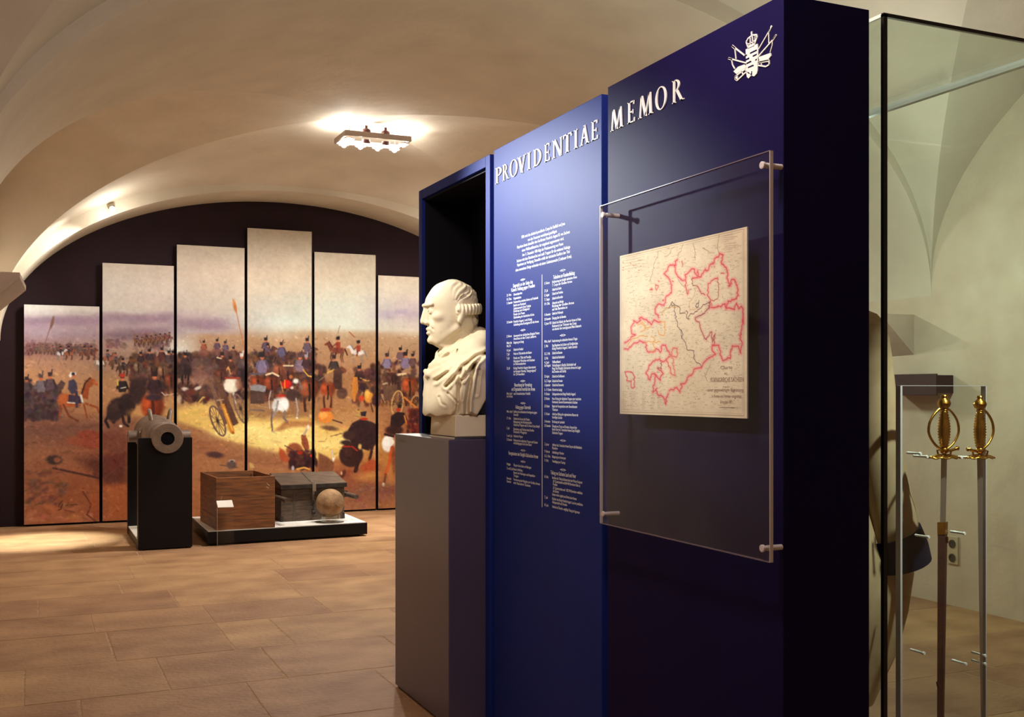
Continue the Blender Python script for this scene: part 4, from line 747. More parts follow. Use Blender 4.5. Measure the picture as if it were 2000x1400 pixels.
# clear acrylic sheet on four posts, with the printed map behind it
t = thing('acrylic_sheet', 'large clear acrylic sheet held by four corner posts in front of the map', 'display glazing', (1.849, 2.886, 1.073))
AX0, AX1, AY0, AY1, AZ0, AZ1 = 1.838, 1.849, 2.403, 3.370, 1.073, 2.200
obj('sheet', MB().box(AX0, AX1, AY0 + .001, AY1 - .001, AZ0 + .001, AZ1 - .001), M['acrylic'], t)
e = .0012
obj('near_edge', MB().box(AX0, AX1, AY0 - e, AY0 + e, AZ0, AZ1), M['acrylic_edge'], t)
obj('top_edge', MB().box(AX0, AX1, AY0, AY1, AZ1 - e, AZ1 + e), M['acrylic_shaded'], t)
obj('bottom_edge', MB().box(AX0, AX1, AY0, AY1, AZ0 - e, AZ0 + e), M['acrylic_shaded'], t)
obj('far_edge', MB().box(AX0, AX1, AY1 - e, AY1 + e, AZ0, AZ1), M['acrylic_edge'], t)
for y in (AY0 + .028, AY1 - .028):
    for z in (AZ0 + .035, AZ1 - .035):
        obj('post', MB().lathe([(-.007, .008), (-.006, .0105), (0, .0105), (0, .007), (.012, .007), (.012, .008), (XP - AX0 + .001, .008)], (AX0, y, z), (1, 0, 0), 20), M['acrylic_post'], t)
# the map
MY0, MY1, MZ0, MZ1 = 3.249, 2.523, 1.464, 2.0095
MW, MH = 560, 520
def mtr(px, py):
    p = onx(px, py, AX1 + .003); return ((p.y - MY0) / (MY1 - MY0) * MW, (MZ1 - p.z) / (MZ1 - MZ0) * MH)
C = Canvas(MW, MH, mtr, (226, 210, 180))
A6 = lambda pts: [(1205 + x * .1357, 440 + y * .1357) for x, y in pts]
A7 = lambda pts: [(1205 + x * .14286, 620 + y * .14286) for x, y in pts]
C.noise(5, 60, 3); C.noise(3, 12, 4); C.noise(2.5, 3, 5)
C.ell(1340, 720, 90, 120, (206, 178, 140), .35, 0, .9)
C.line([(1214, 503), (1454, 447), (1454, 812), (1214, 804), (1214, 503)], 1.6, (150, 120, 96), .8); C.line([(1217, 506), (1451, 452), (1451, 808), (1217, 800), (1217, 506)], 1, (160, 130, 104), .6)
for _ in range(1500):                                             # place names and hachures
    x, y = C.r.uniform(1222, 1446), C.r.uniform(480, 800); w = C.r.uniform(1, 6)
    C.line([(x, y), (x + w, y - w * .16 + C.r.uniform(-.4, .4))], 1.1, (120, 96, 76), C.r.uniform(.25, .6))
for _ in range(160):
    x, y = C.r.uniform(1222, 1446), C.r.uniform(500, 790); C.ell(x, y, 1.8, 1.4, (96, 70, 60), .6)
for a, b, y in ((1217, 1252, 510), (1217, 1256, 515), (1218, 1250, 521), (1218, 1254, 527)): C.line([(a, y), (b, y - 7)], 1, (110, 90, 70), .6)
for p in A6([(80, 530), (190, 545), (85, 605), (235, 575), (165, 655), (310, 645), (80, 640)]): C.line([p, (p[0] + 3, p[1] + 1)], 1.6, (190, 60, 50), .9)
def wob(pts, n=4, amp=1.0):
    o = []
    for (a, b), (c, d_) in zip(pts, pts[1:]):
        k = max(1, int(math.hypot(c - a, d_ - b) / n))
        for i in range(k): o.append((a + (c - a) * i / k + C.r.normal() * amp * .5, b + (d_ - b) * i / k + C.r.normal() * amp * .5))
    return o + [pts[-1]]
for r in (A6([(600, 370), (590, 450), (540, 560), (510, 690), (485, 770), (490, 830)]), A6([(960, 270), (930, 370), (890, 400), (870, 500)]), A6([(830, 310), (780, 340), (770, 400), (730, 440)]), A6([(1480, 140), (1460, 240), (1455, 350), (1480, 420)]), A6([(1100, 260), (1130, 340), (1130, 500)]), A7([(1280, 640), (1240, 740), (1210, 800), (1240, 870)]), A6([(890, 780), (920, 840), (990, 900)]), A6([(1250, 330), (1330, 380)])): C.line(wob(r), 1.4, (96, 80, 64), .75)
def border(pts, halo=(232, 104, 116), ink=(206, 36, 56), w=2.4, hw=11):
    q = wob(pts, 3.2, 2.1)
    if halo is not None: C.line(q, hw, halo, .5, 7)
    C.line(q, w, ink, .9)
top1 = [(880, 505), (850, 520), (840, 560), (760, 580), (740, 640), (690, 690), (710, 720), (770, 790), (790, 860), (790, 920), (770, 980), (720, 1030), (690, 1080), (680, 1150), (600, 1130), (560, 1200), (560, 1260), (600, 1280), (605, 1330)]
border(A6(top1)); border(A6([(840, 560), (840, 640), (860, 710), (920, 780), (990, 785), (1010, 700), (1090, 620), (1145, 680), (1155, 740), (1090, 760)])); border(A6([(990, 785), (1000, 880), (1000, 960), (1020, 990), (1030, 930)]), (226, 150, 140))
border(A6([(1090, 760), (1100, 860), (1150, 870)]), None, (120, 70, 60)); border(A6([(1150, 870), (1200, 940), (1270, 1000)]), (226, 150, 140), (150, 50, 56)); border(A6([(1160, 650), (1190, 750), (1220, 700), (1270, 640), (1320, 660), (1340, 580), (1400, 550), (1400, 480), (1470, 450), (1480, 410), (1520, 420), (1510, 560), (1580, 600), (1600, 700), (1600, 790), (1620, 870), (1640, 870), (1655, 770), (1700, 780), (1740, 900), (1745, 1000), (1710, 1070), (1600, 1090), (1580, 1190), (1690, 1200), (1730, 1130), (1760, 1200), (1795, 1165), (1825, 1290), (1828, 1400)]))
border(A6([(1320, 1180), (1430, 1190), (1460, 1150), (1500, 1170), (1560, 1130), (1580, 1190)])); border(A6([(1460, 760), (1470, 900), (1460, 1060), (1330, 1120)]), None, (180, 60, 60)); border(A6([(1460, 760), (1380, 790), (1320, 850), (1305, 930), (1310, 1010), (1350, 1070), (1370, 1150)]), (226, 150, 140))
border(A6([(1330, 1120), (1330, 1200), (1260, 1260), (1140, 1330)]), (206, 140, 130), (110, 44, 48)); border(A6([(1330, 1110), (1230, 1160), (1200, 1220), (1060, 1280), (1030, 1340), (1000, 1230)]), None, (110, 60, 56)); border(A6([(650, 1290), (700, 1190), (780, 1180), (880, 1170)]), None, (196, 140, 70)); border(A6([(760, 1180), (790, 1110), (860, 1150), (900, 1160), (920, 1250), (990, 1260)]), None, (96, 70, 60)); border(A6([(1140, 920), (1110, 1020), (1050, 1110), (1050, 1210), (1160, 1210)]), None, (190, 120, 70), 1.4); border(A6([(1150, 1140), (1190, 1090), (1180, 1150), (1160, 1190), (1150, 1140)]), None, (90, 56, 52))
river = A6([(800, 1150), (830, 1160), (830, 1240), (860, 1320)]) + A7([(800, 0), (830, 80), (830, 130), (890, 190), (900, 280), (950, 350), (970, 440), (1060, 450), (1050, 540), (1070, 600), (1150, 640), (1160, 690)])
border(river, None, (84, 62, 66), 2.2); C.line(A7([(880, 180), (890, 290)]), 3, (90, 60, 100), .6)
for q in ([(490, 930), (510, 900), (520, 930), (490, 930)], [(560, 850), (590, 880), (580, 920), (560, 900), (560, 850)], [(600, 800), (615, 810)], [(660, 1080), (685, 1060), (675, 1090), (660, 1080)], [(1400, 600), (1410, 605)], [(1510, 680), (1550, 690)], [(800, 800), (820, 810)], [(940, 500), (950, 580)]): border(A6(q), (226, 140, 130), (200, 60, 60), 2.2, 6)
border(A7([(1085, 0), (1090, 50), (1130, 60), (1160, 180), (1180, 230), (1215, 300), (1300, 200), (1310, 330), (1340, 230), (1330, 370)]), (210, 150, 140), (150, 50, 50)); border(A7([(1735, 0), (1720, 110), (1695, 200), (1690, 330), (1720, 350), (1700, 420), (1690, 490), (1660, 400), (1590, 385), (1560, 470), (1550, 550), (1470, 590), (1430, 550), (1420, 470), (1390, 380), (1310, 380), (1300, 450), (1350, 490), (1290, 540), (1200, 600), (1160, 690), (1060, 710), (1050, 770), (980, 810), (960, 860), (900, 920), (870, 1010), (820, 940), (780, 990), (720, 1000)]), w=2.2)
border(A7([(705, 1040), (690, 1110), (680, 1190), (640, 1090), (560, 1050), (540, 970), (500, 1010), (520, 870), (540, 780), (580, 850), (630, 760), (560, 690)])); border(A7([(340, 0), (410, 30), (470, 90), (520, 30), (560, 80), (600, 60)])); border(A7([(100, 360), (150, 310), (200, 270), (250, 240), (190, 215), (205, 110), (240, 40), (280, 80), (330, 30), (340, 0)])); border(A7([(100, 415), (160, 435), (230, 360), (310, 330), (390, 345), (400, 400), (440, 480), (500, 470), (540, 430), (600, 480), (625, 380), (680, 375), (690, 450), (750, 520), (690, 560), (630, 610), (580, 570), (530, 580), (440, 660), (405, 760), (450, 850), (490, 770), (540, 790)]))
border(A7([(610, 610), (620, 700), (560, 690)]), None, (120, 40, 44)); border(A7([(690, 570), (700, 680), (740, 690), (740, 760)]), (226, 150, 140)); border(A7([(750, 520), (780, 600), (780, 700), (800, 800), (740, 760)]), (226, 150, 140), (206, 90, 60)); border(A7([(750, 500), (770, 420), (825, 430), (820, 540), (750, 520)]), (226, 150, 140), (206, 80, 60)); border(A7([(120, 740), (200, 735), (245, 775), (240, 940), (190, 960), (190, 870), (140, 850), (120, 740)]), hw=6)
for q in ([(140, 380), (220, 290), (330, 260), (420, 250)], [(350, 60), (400, 110), (380, 170), (330, 190)], [(300, 100), (360, 90), (400, 150), (470, 130)], [(480, 260), (530, 300), (500, 380), (520, 420), (480, 470)], [(560, 170), (570, 230), (650, 250), (660, 60), (590, 50)], [(390, 350), (460, 320), (540, 350), (600, 330)]): border(A7(q), (236, 190, 120), (206, 120, 60), 1.6, 6)
for k in range(13):                                                # legend lists
    y = 1010 + k * 20; 
    for x in (80, 190, 350, 470, 560): C.line(A7([(x, y), (x + C.r.uniform(25, 70), y + 2)]), 1.2, (150, 110, 92), .55)
for k in range(9): C.line(A6([(1550, 150 + k * 30), (1550 + C.r.uniform(60, 210), 130 + k * 30)]), 1.2, (140, 100, 92), .6)
MAPC = to_lin(C.a)
t = thing('map_print', 'old printed map of a kingdom outlined in red and pink behind the acrylic sheet', 'map', (AX1 + .003, 2.886, 1.464))
MP = t
gw, gh = 300, 400
Yg, Zg = np.meshgrid(np.linspace(MY0, MY1, gw), np.linspace(MZ1, MZ0, gh))
cc = to_lin(C.sample((Yg - MY0) / (MY1 - MY0) * MW, (MZ1 - Zg) / (MZ1 - MZ0) * MH))
print_mesh('printed_sheet', np.stack([np.full_like(Yg, AX1 + .0015), Yg, Zg], -1), cc, M['paper'], t)
obj('backing_board', MB().box(AX1 + .002, AX1 + .006, MY1, MY0, MZ0, MZ1), M['white'], t)
M['map_ink'] = mat('map_ink', (156, 120, 104), .8)
text_block('map_title', [('Charte', 1407, 718, 1430, .011), ('des', 1414, 729, 1420, .008), ('KOENIGREICHS SACHSEN', 1388, 742.3, 1452, .014), ('nach', 1412, 755, 1424, .006), ('seiner gegenwärtigen Begränzung', 1381, 761.5, 1452, .011), ('in Kreise und Aemter eingetheilt', 1390, 773.5, 1448, .010), ('Dresden 1811', 1407, 785, 1431, .010)], M['map_ink'], t, AX1 + .0009, -.004)
obj('map_rule', MB().box(AX1 + .0008, AX1 + .0012, onx(1435, 795, AX1).y, onx(1404, 795, AX1).y, onx(1420, 796, AX1).z, onx(1420, 795.2, AX1).z), M['map_ink'], t)
# ================================================================== marble bust (a distance field turned into one surface)
def surface_nets(F, org, h):
    """Naive surface nets: quads around every grid edge where the field changes sign."""
    neg = F < 0; sx, sy, sz = F.shape
    c = neg[:-1, :-1, :-1].astype(np.int8)
    cnt = sum(neg[i:sx - 1 + i, j:sy - 1 + j, k:sz - 1 + k].astype(np.int8) for i in (0, 1) for j in (0, 1) for k in (0, 1))
    act = (cnt > 0) & (cnt < 8); ids = -np.ones(act.shape, np.int64); I = np.argwhere(act); ids[act] = np.arange(len(I))
    acc = np.zeros((len(I), 3)); num = np.zeros(len(I))
    corners = [(i, j, k) for i in (0, 1) for j in (0, 1) for k in (0, 1)]
    for a in corners:
        for ax in range(3):
            if a[ax]: continue
            b = list(a); b[ax] = 1
            fa = F[I[:, 0] + a[0], I[:, 1] + a[1], I[:, 2] + a[2]]; fb = F[I[:, 0] + b[0], I[:, 1] + b[1], I[:, 2] + b[2]]
            m = (fa < 0) != (fb < 0); t = np.where(m, fa / np.where(m, fa - fb, 1), 0)
            p = np.tile(np.array(a, float), (len(I), 1)); p[:, ax] += t
            acc += p * m[:, None]; num += m
    V = (I + acc / num[:, None]) * h + np.array(org)
    Q = []
    for ax in range(3):
        o1, o2 = (ax + 1) % 3, (ax + 2) % 3
        n = [sx, sy, sz]; sl = [slice(1, n[0] - 1), slice(1, n[1] - 1), slice(1, n[2] - 1)]; sl[ax] = slice(0, n[ax] - 1)
        sl2 = list(sl); sl2[ax] = slice(1, n[ax])
        a, b = neg[tuple(sl)], neg[tuple(sl2)]; E = np.argwhere(a != b)
        off = np.array([s_.start for s_ in sl]); E = E + off
        fl_ = neg[E[:, 0], E[:, 1], E[:, 2]]
        def g(d1, d2):
            q = E.copy(); q[:, o1] += d1; q[:, o2] += d2; return ids[q[:, 0], q[:, 1], q[:, 2]]
        q = np.stack([g(-1, -1), g(0, -1), g(0, 0), g(-1, 0)], 1)
        q[~fl_] = q[~fl_][:, ::-1]; Q.append(q)
    return V, np.concatenate(Q)
HS = .0042
gx = np.arange(-.215, .185, HS); gy = np.arange(-.30, .30, HS); gz = np.arange(-.53, .17, HS)
X0, Y0_, Z0 = np.meshgrid(gx, gy, gz, indexing='ij')
# the head is turned a little to its right
tw = np.clip((Z0 + .27) / .08, 0, 1); an = np.radians(9) * tw * tw * (3 - 2 * tw)
HX = X0 * np.cos(an) - Y0_ * np.sin(an); HY = X0 * np.sin(an) + Y0_ * np.cos(an); HZ_ = Z0
F = np.full(X0.shape, 1.0)
def smin(a, b, k):
    h = np.clip(.5 + .5 * (b - a) / k, 0, 1); return b * (1 - h) + a * h - k * h * (1 - h)
def region(lo, hi, head=True):
    """index window of the grid around a box given in head coordinates, padded"""
    pad = .05
    s_ = []
    for g_, a, b in zip((gx, gy, gz), lo, hi):
        i0 = max(0, np.searchsorted(g_, a - pad)); i1 = min(len(g_), np.searchsorted(g_, b + pad)); s_.append(slice(i0, max(i1, i0 + 1)))
    return tuple(s_)
def cap(p, q, r0, r1, k, head=True, sub=False):
    p, q = np.array(p), np.array(q); r = max(r0, r1); lo = np.minimum(p, q) - r - k - .02; hi = np.maximum(p, q) + r + k + .02
    w = region(lo, hi); x, y, z = (HX[w], HY[w], HZ_[w]) if head else (X0[w], Y0_[w], Z0[w])
    d = q - p; L2 = (d * d).sum() + 1e-12
    t = np.clip(((x - p[0]) * d[0] + (y - p[1]) * d[1] + (z - p[2]) * d[2]) / L2, 0, 1)
    s_ = np.sqrt((x - p[0] - t * d[0]) ** 2 + (y - p[1] - t * d[1]) ** 2 + (z - p[2] - t * d[2]) ** 2) - (r0 + (r1 - r0) * t)
    F[w] = -smin(-F[w], s_, k) if sub else smin(F[w], s_, k)
def ball(c, r, k, head=True, sub=False):
    """r may be a triple of half axes"""
    r = np.array(r if isinstance(r, (tuple, list)) else (r, r, r), float); c = np.array(c); w = region(c - r - k - .02, c + r + k + .02)
    x, y, z = (HX[w], HY[w], HZ_[w]) if head else (X0[w], Y0_[w], Z0[w])
    q = np.sqrt(((x - c[0]) / r[0]) ** 2 + ((y - c[1]) / r[1]) ** 2 + ((z - c[2]) / r[2]) ** 2)
    q2 = np.sqrt(((x - c[0]) / r[0] ** 2) ** 2 + ((y - c[1]) / r[1] ** 2) ** 2 + ((z - c[2]) / r[2] ** 2) ** 2)
    s_ = q * (q - 1) / np.maximum(q2, 1e-6)
    F[w] = -smin(-F[w], s_, k) if sub else smin(F[w], s_, k)
def column(tab, p, head, k, zlo, zhi):
    tab = sorted(tab); z_ = [r[0] for r in tab]; w = region((-.3, -.3, zlo), (.3, .3, zhi))
    x, y, z = (HX[w], HY[w], HZ_[w]) if head else (X0[w], Y0_[w], Z0[w])
    zf = np.linspace(z_[0] - .05, z_[-1] + .05, 801); kz = np.exp(-.5 * (np.arange(-60, 61) * (zf[1] - zf[0]) / .009) ** 2); kz /= kz.sum()
    f, b, hw = [np.interp(z, zf, np.convolve(np.pad(np.interp(zf, z_, [r[i] for r in tab]), 60, 'edge'), kz, 'valid')) for i in (1, 2, 3)]
    cx_, ax_ = (f + b) / 2, np.maximum((f - b) / 2, 1e-3); q = (np.abs((x - cx_) / ax_) ** p + np.abs(y / np.maximum(hw, 1e-3)) ** p) ** (1 / p)
    s_ = (q - 1) * np.minimum(ax_, hw); s_ = np.maximum(s_, np.maximum(z_[0] - z, z - z_[-1]))
    F[w] = smin(F[w], s_, k)
# skull and face
column([(.1495, .008, -.002, .012), (.146, .036, -.030, .040), (.133, .072, -.060, .068), (.12, .090, -.077, .080), (.10, .106, -.099, .092), (.06, .131, -.117, .100), (.03, .137, -.122, .100), (.012, .132, -.122, .0985), (-.004, .125, -.121, .0965), (-.03, .117, -.115, .093), (-.055, .117, -.10, .085), (-.085, .117, -.07, .073), (-.11, .116, -.04, .063), (-.135, .112, -.01, .050), (-.152, .098, .015, .038), (-.166, .075, .03, .028)], 2.15, True, .004, -.2, .17)
cap((-.034, 0, -.06), (-.050, 0, -.25), .058, .066, .022)
cap((.04, 0, -.155), (-.005, 0, -.20), .030, .045, .03)                 # soft throat
cap((.085, .020, -.148), (-.005, .070, -.082), .013, .016, .016); cap((.085, -.020, -.148), (-.005, -.070, -.082), .013, .016, .016)
ball((.104, 0, -.139), (.021, .024, .019), .012)                         # chin
for sg in (1, -1):
    ball((.080, sg * .058, -.030), (.026, .022, .018), .02)              # cheek bone
    cap((.141, sg * .006, .0245), (.114, sg * .064, .027), .009, .008, .006)   # brow
    ball((.130, sg * .036, -.004), (.026, .024, .0165), .007, sub=True)   # socket
    ball((.107, sg * .036, -.004), .0165, .002)                          # eyeball
    cap((.124, sg * .020, -.002), (.123, sg * .036, .006), .0032, .004, .002); cap((.123, sg * .036, .006), (.108, sg * .055, -.003), .004, .0032, .002)
    cap((.123, sg * .022, -.010), (.1215, sg * .037, -.014), .0028, .003, .002); cap((.1215, sg * .037, -.014), (.108, sg * .054, -.009), .003, .0026, .002)
    ball((.102, sg * .030, -.078), (.018, .014, .024), .015)             # muzzle side
    cap((.124, sg * .022, -.064), (.104, sg * .042, -.092), .003, .003, .008, sub=True)   # fold beside the mouth
    cap((.070, sg * .066, -.11), (.062, sg * .062, -.140), .003, .003, .012, sub=True)
    cap((-.012, sg * .100, -.052), (-.022, sg * .104, -.020), .011, .015, .004)    # ear with lobe
    ball((-.008, sg * .104, -.05), (.010, .008, .013), .004)
cap((.134, 0, .012), (.148, 0, -.046), .0085, .0105, .008); cap((.122, 0, .004), (.128, 0, -.052), .013, .018, .008)
ball((.1475, 0, -.054), (.0105, .0125, .0105), .005)
for sg in (1, -1): ball((.128, sg * .0165, -.058), (.013, .0085, .0095), .005); ball((.130, sg * .008, -.071), (.006, .0045, .005), .003, sub=True)
cap((.121, -.008, -.086), (.121, .008, -.086), .0085, .0085, .006); cap((.120, .008, -.087), (.106, .025, -.092), .007, .003, .006); cap((.120, -.008, -.087), (.106, -.025, -.092), .007, .003, .006)
cap((.119, -.01, -.106), (.119, .01, -.106), .0085, .0085, .006); cap((.118, .01, -.106), (.103, .028, -.098), .0075, .003, .006); cap((.118, -.01, -.106), (.103, -.028, -.098), .0075, .003, .006)
cap((.130, 0, -.0965), (.104, .027, -.096), .0026, .0016, .002, sub=True); cap((.130, 0, -.0965), (.104, -.027, -.096), .0026, .0016, .002, sub=True)
cap((.128, -.014, -.123), (.128, .014, -.123), .006, .006, .008, sub=True)
# hair: tight rolls over the ears, mass at the nape
for sg in (1, -1):
    roll = [(-.008, .099, .000), (-.024, .102, -.001), (-.041, .1025, 0), (-.058, .100, .002), (-.075, .094, .004), (-.091, .084, .006), (-.106, .070, .008), (-.118, .052, .010)]
    for (x, y, z) in roll: ball((x, sg * y, z), (.0112, .021, .027), .0025)
    ball((.000, sg * .104, -.002), (.006, .012, .021), .002); cap((.004, sg * .110, .008), (.004, sg * .112, -.012), .004, .004, .004, sub=True); ball((.003, sg * .116, -.004), .006, .003)
ball((-.078, 0, -.05), (.040, .062, .06), .02); ball((-.082, 0, -.085), (.024, .034, .030), .015)
# torso under the cloak
column([(-.195, .042, -.12, .095), (-.215, .066, -.145, .15), (-.24, .088, -.165, .205), (-.28, .104, -.185, .243), (-.31, .122, -.19, .255), (-.336, .114, -.195, .262), (-.38, .118, -.195, .264), (-.45, .121, -.19, .262), (-.52, .125, -.185, .258)], 2.3, False, .03, -.56, -.17)
for sg in (1, -1):                                                      # thick folded collar of the cloak
    ch = [(.070, .018, -.245), (.045, .058, -.205), (.005, .085, -.172), (-.045, .094, -.142), (-.090, .084, -.115), (-.125, .052, -.100), (-.137, .0, -.096)]
    for a, b in zip(ch, ch[1:]): cap((a[0], sg * a[1], a[2]), (b[0], sg * b[1], b[2]), .020, .023, .005, head=False)
    for a, b in zip(ch[2:], ch[3:]): cap((a[0] - .01, sg * (a[1] + .045), a[2] - .045), (b[0] - .012, sg * (b[1] + .05), b[2] - .05), .038, .040, .04, head=False)
cap((-.05, .15, -.20), (-.06, .22, -.25), .05, .045, .05, head=False); cap((-.05, -.15, -.20), (-.06, -.22, -.25), .05, .045, .05, head=False)
# neckerchief and the hanging cloth end on the chest
cap((.062, .0, -.205), (.036, .060, -.180), .012, .010, .008, head=False); cap((.062, 0, -.205), (.036, -.060, -.180), .012, .010, .008, head=False)
cap((.096, -.03, -.262), (.056, .085, -.236), .018, .016, .016, head=False)
cap((.116, -.03, -.306), (.086, .10, -.272), .018, .014, .010, head=False); cap((.122, 0, -.300), (.110, -.08, -.285), .014, .012, .012, head=False)
# folds: grooves and ridges drawn on the side view, only where the surface faces that side
def fold(pts, wd, dep, side=1):
    """groove with soft lips along a drawn line; the line is laid on the flank seen in the photograph (and mirrored for side -1)"""
    P = [(800 + .1286 * zx, 680 + .1286 * zy) for zx, zy in pts]
    zlo = 1.0 * (607.7 - max(p[1] for p in P)) / 405 - .06; zhi = (607.7 - min(p[1] for p in P)) / 405 + .06
    w = region((-.3, 0 if side > 0 else -.3, zlo), (.3, .3 if side > 0 else 0, zhi))
    wx, wy, wz = 1.842 - X0[w] * 1.012, 4.85 - side * Y0_[w] * 1.012, 1.928 + Z0[w] * 1.012
    dd = wx * SS + wy * CC; x = CXP + FPX * (wx * CC - wy * SS) / dd; z = HOR - FPX * (wz - EYE) / dd; d = np.full(x.shape, 9e3)
    for (ax, az), (bx, bz) in zip(P, P[1:]):
        ex, ez = bx - ax, bz - az; t = np.clip(((x - ax) * ex + (z - az) * ez) / (ex * ex + ez * ez), 0, 1)
        d = np.minimum(d, np.hypot(x - ax - t * ex, z - az - t * ez))
    d = d / 405.0; m = np.clip((side * Y0_[w] - .03) / .05, 0, 1)
    F[w] += m * (dep * np.exp(-(d / wd) ** 2) - dep * .5 * np.exp(-((d - 2.1 * wd) / (1.2 * wd)) ** 2))
fold([(1160, 60), (1010, 120), (900, 210), (800, 275), (720, 390), (660, 470), (555, 575)], .0075, .018)
fold([(1155, 90), (1060, 170), (985, 250), (900, 370), (800, 485)], .007, .016)
fold([(985, 250), (940, 420), (905, 620), (875, 800), (868, 980)], .0085, .020)
fold([(775, 330), (762, 480), (745, 640), (738, 850), (720, 950), (660, 1030)], .0075, .018)
fold([(800, 480), (790, 600), (785, 780)], .005, .007)
fold([(580, 680), (660, 760), (725, 830)], .004, .007)
fold([(300, 520), (400, 490), (500, 420), (570, 370)], .008, .016)
fold([(450, 190), (520, 140), (590, 90)], .006, .012)
fold([(730, 20), (712, 110)], .004, .006); fold([(450, 740), (480, 840), (540, 870)], .005, .005)
for q in ([(1160, 60), (900, 300), (700, 700)], [(985, 250), (900, 700), (868, 980)]): fold(q, .008, .013, -1)
fold([(1060, 330), (1030, 520), (1010, 700)], .006, .006); fold([(640, 300), (600, 360)], .005, .006)
# undercut: the bust ends in a wavy edge that climbs towards the cut arms
zc = -.497 + .02 * np.clip((np.abs(Y0_) - .15) / .11, 0, 1) ** 2 + 1.45 * np.maximum(0, -.022 - X0) + .004 * np.sin(70 * X0) + .006 * np.sin(40 * Y0_ + 1)
F = -smin(-F, (Z0 - zc), .006)
# combed-back hair
hm = np.clip((.03 + .3 * np.maximum(0, HZ_ - .06) - HX) / .045, 0, 1) * np.clip((HZ_ - .018 + .25 * HX) / .03, 0, 1)
u_ = np.arctan2(HZ_ - .0, -HX + .02); v_ = np.abs(HY) / .1
F += hm * np.clip((.142 - HZ_) / .02, .15, 1) * (.0036 * np.sin(36 * u_ + 9 * np.sin(3.2 * v_ + 18 * HX) + 26 * np.abs(HY)) + .0026 * np.sin(150 * HZ_ + 70 * HX + 8 * v_ + 3 * np.sin(60 * HY)) - .0012)
nm = np.clip((-.04 - HX) / .02, 0, 1) * np.clip((-.012 - HZ_) / .02, 0, 1) * np.clip((HZ_ + .125) / .02, 0, 1)
F += nm * .0028 * np.sin(150 * HZ_ + 25 * HY + 12 * np.sin(40 * HY))
rm = np.clip((.116 - np.hypot(HX + .02, HY * .9)) / .01, 0, 1) * 0
V, Q = surface_nets(F, (gx[0], gy[0], gz[0]), HS)
SC = 1.012
BW = np.stack([1.842 - V[:, 0] * SC, 4.85 - V[:, 1] * SC, 1.928 + V[:, 2] * SC], 1)
t = thing('marble_bust', 'pale marble bust of a man with rolled hair and cloak on dark plinth', 'bust', (1.86, 4.82, PZ))
me = bpy.data.meshes.new('figure'); b0 = np.array(wloc(t))
me.from_pydata((BW - b0).tolist(), [], Q.tolist()); me.polygons.foreach_set('use_smooth', [True] * len(me.polygons)); me.materials.append(M['marble'])
bm = bmesh.new(); bm.from_mesh(me)
# keep only the largest island, smooth lightly, fix normals
seen = set(); best = []
bm.verts.ensure_lookup_table()
for v in bm.verts:
    if v.index in seen: continue
    st = [v]; seen.add(v.index); isl = []
    while st:
        a = st.pop(); isl.append(a)
        for e_ in a.link_edges:
            c_ = e_.other_vert(a)
            if c_.index not in seen: seen.add(c_.index); st.append(c_)
    if len(isl) > len(best): best = isl
keep = set(best); bmesh.ops.delete(bm, geom=[v for v in bm.verts if v not in keep], context='VERTS')
bmesh.ops.smooth_vert(bm, verts=bm.verts, factor=.35, use_axis_x=True, use_axis_y=True, use_axis_z=True)
bmesh.ops.recalc_face_normals(bm, faces=bm.faces); bm.to_mesh(me); bm.free()
o = bpy.data.objects.new('figure', me); COL.objects.link(o); o.parent = t; WLOC[o.name] = Vector(b0)
mb = MB()
bx0, bx1, by0, by1 = 1.757, 2.03, 4.603, 4.94
mb.hexa([(bx0, by0, PZ + .012), (bx1, by0, PZ + .012), (bx1, by1, PZ + .012), (bx0, by1, PZ + .012)], [(bx0 + .004, by0 + .004, 1.432), (bx1 - .01, by0 + .004, 1.432), (bx1 - .01, by1 - .004, 1.432), (bx0 + .004, by1 - .004, 1.432)])
obj('socle', mb, M['marble'], t, bevel=.004)
obj('base_plate', MB().box(bx0 - .003, bx1, by0 - .003, by1 + .003, PZ, PZ + .010), M['steel'], t, bevel=.001)

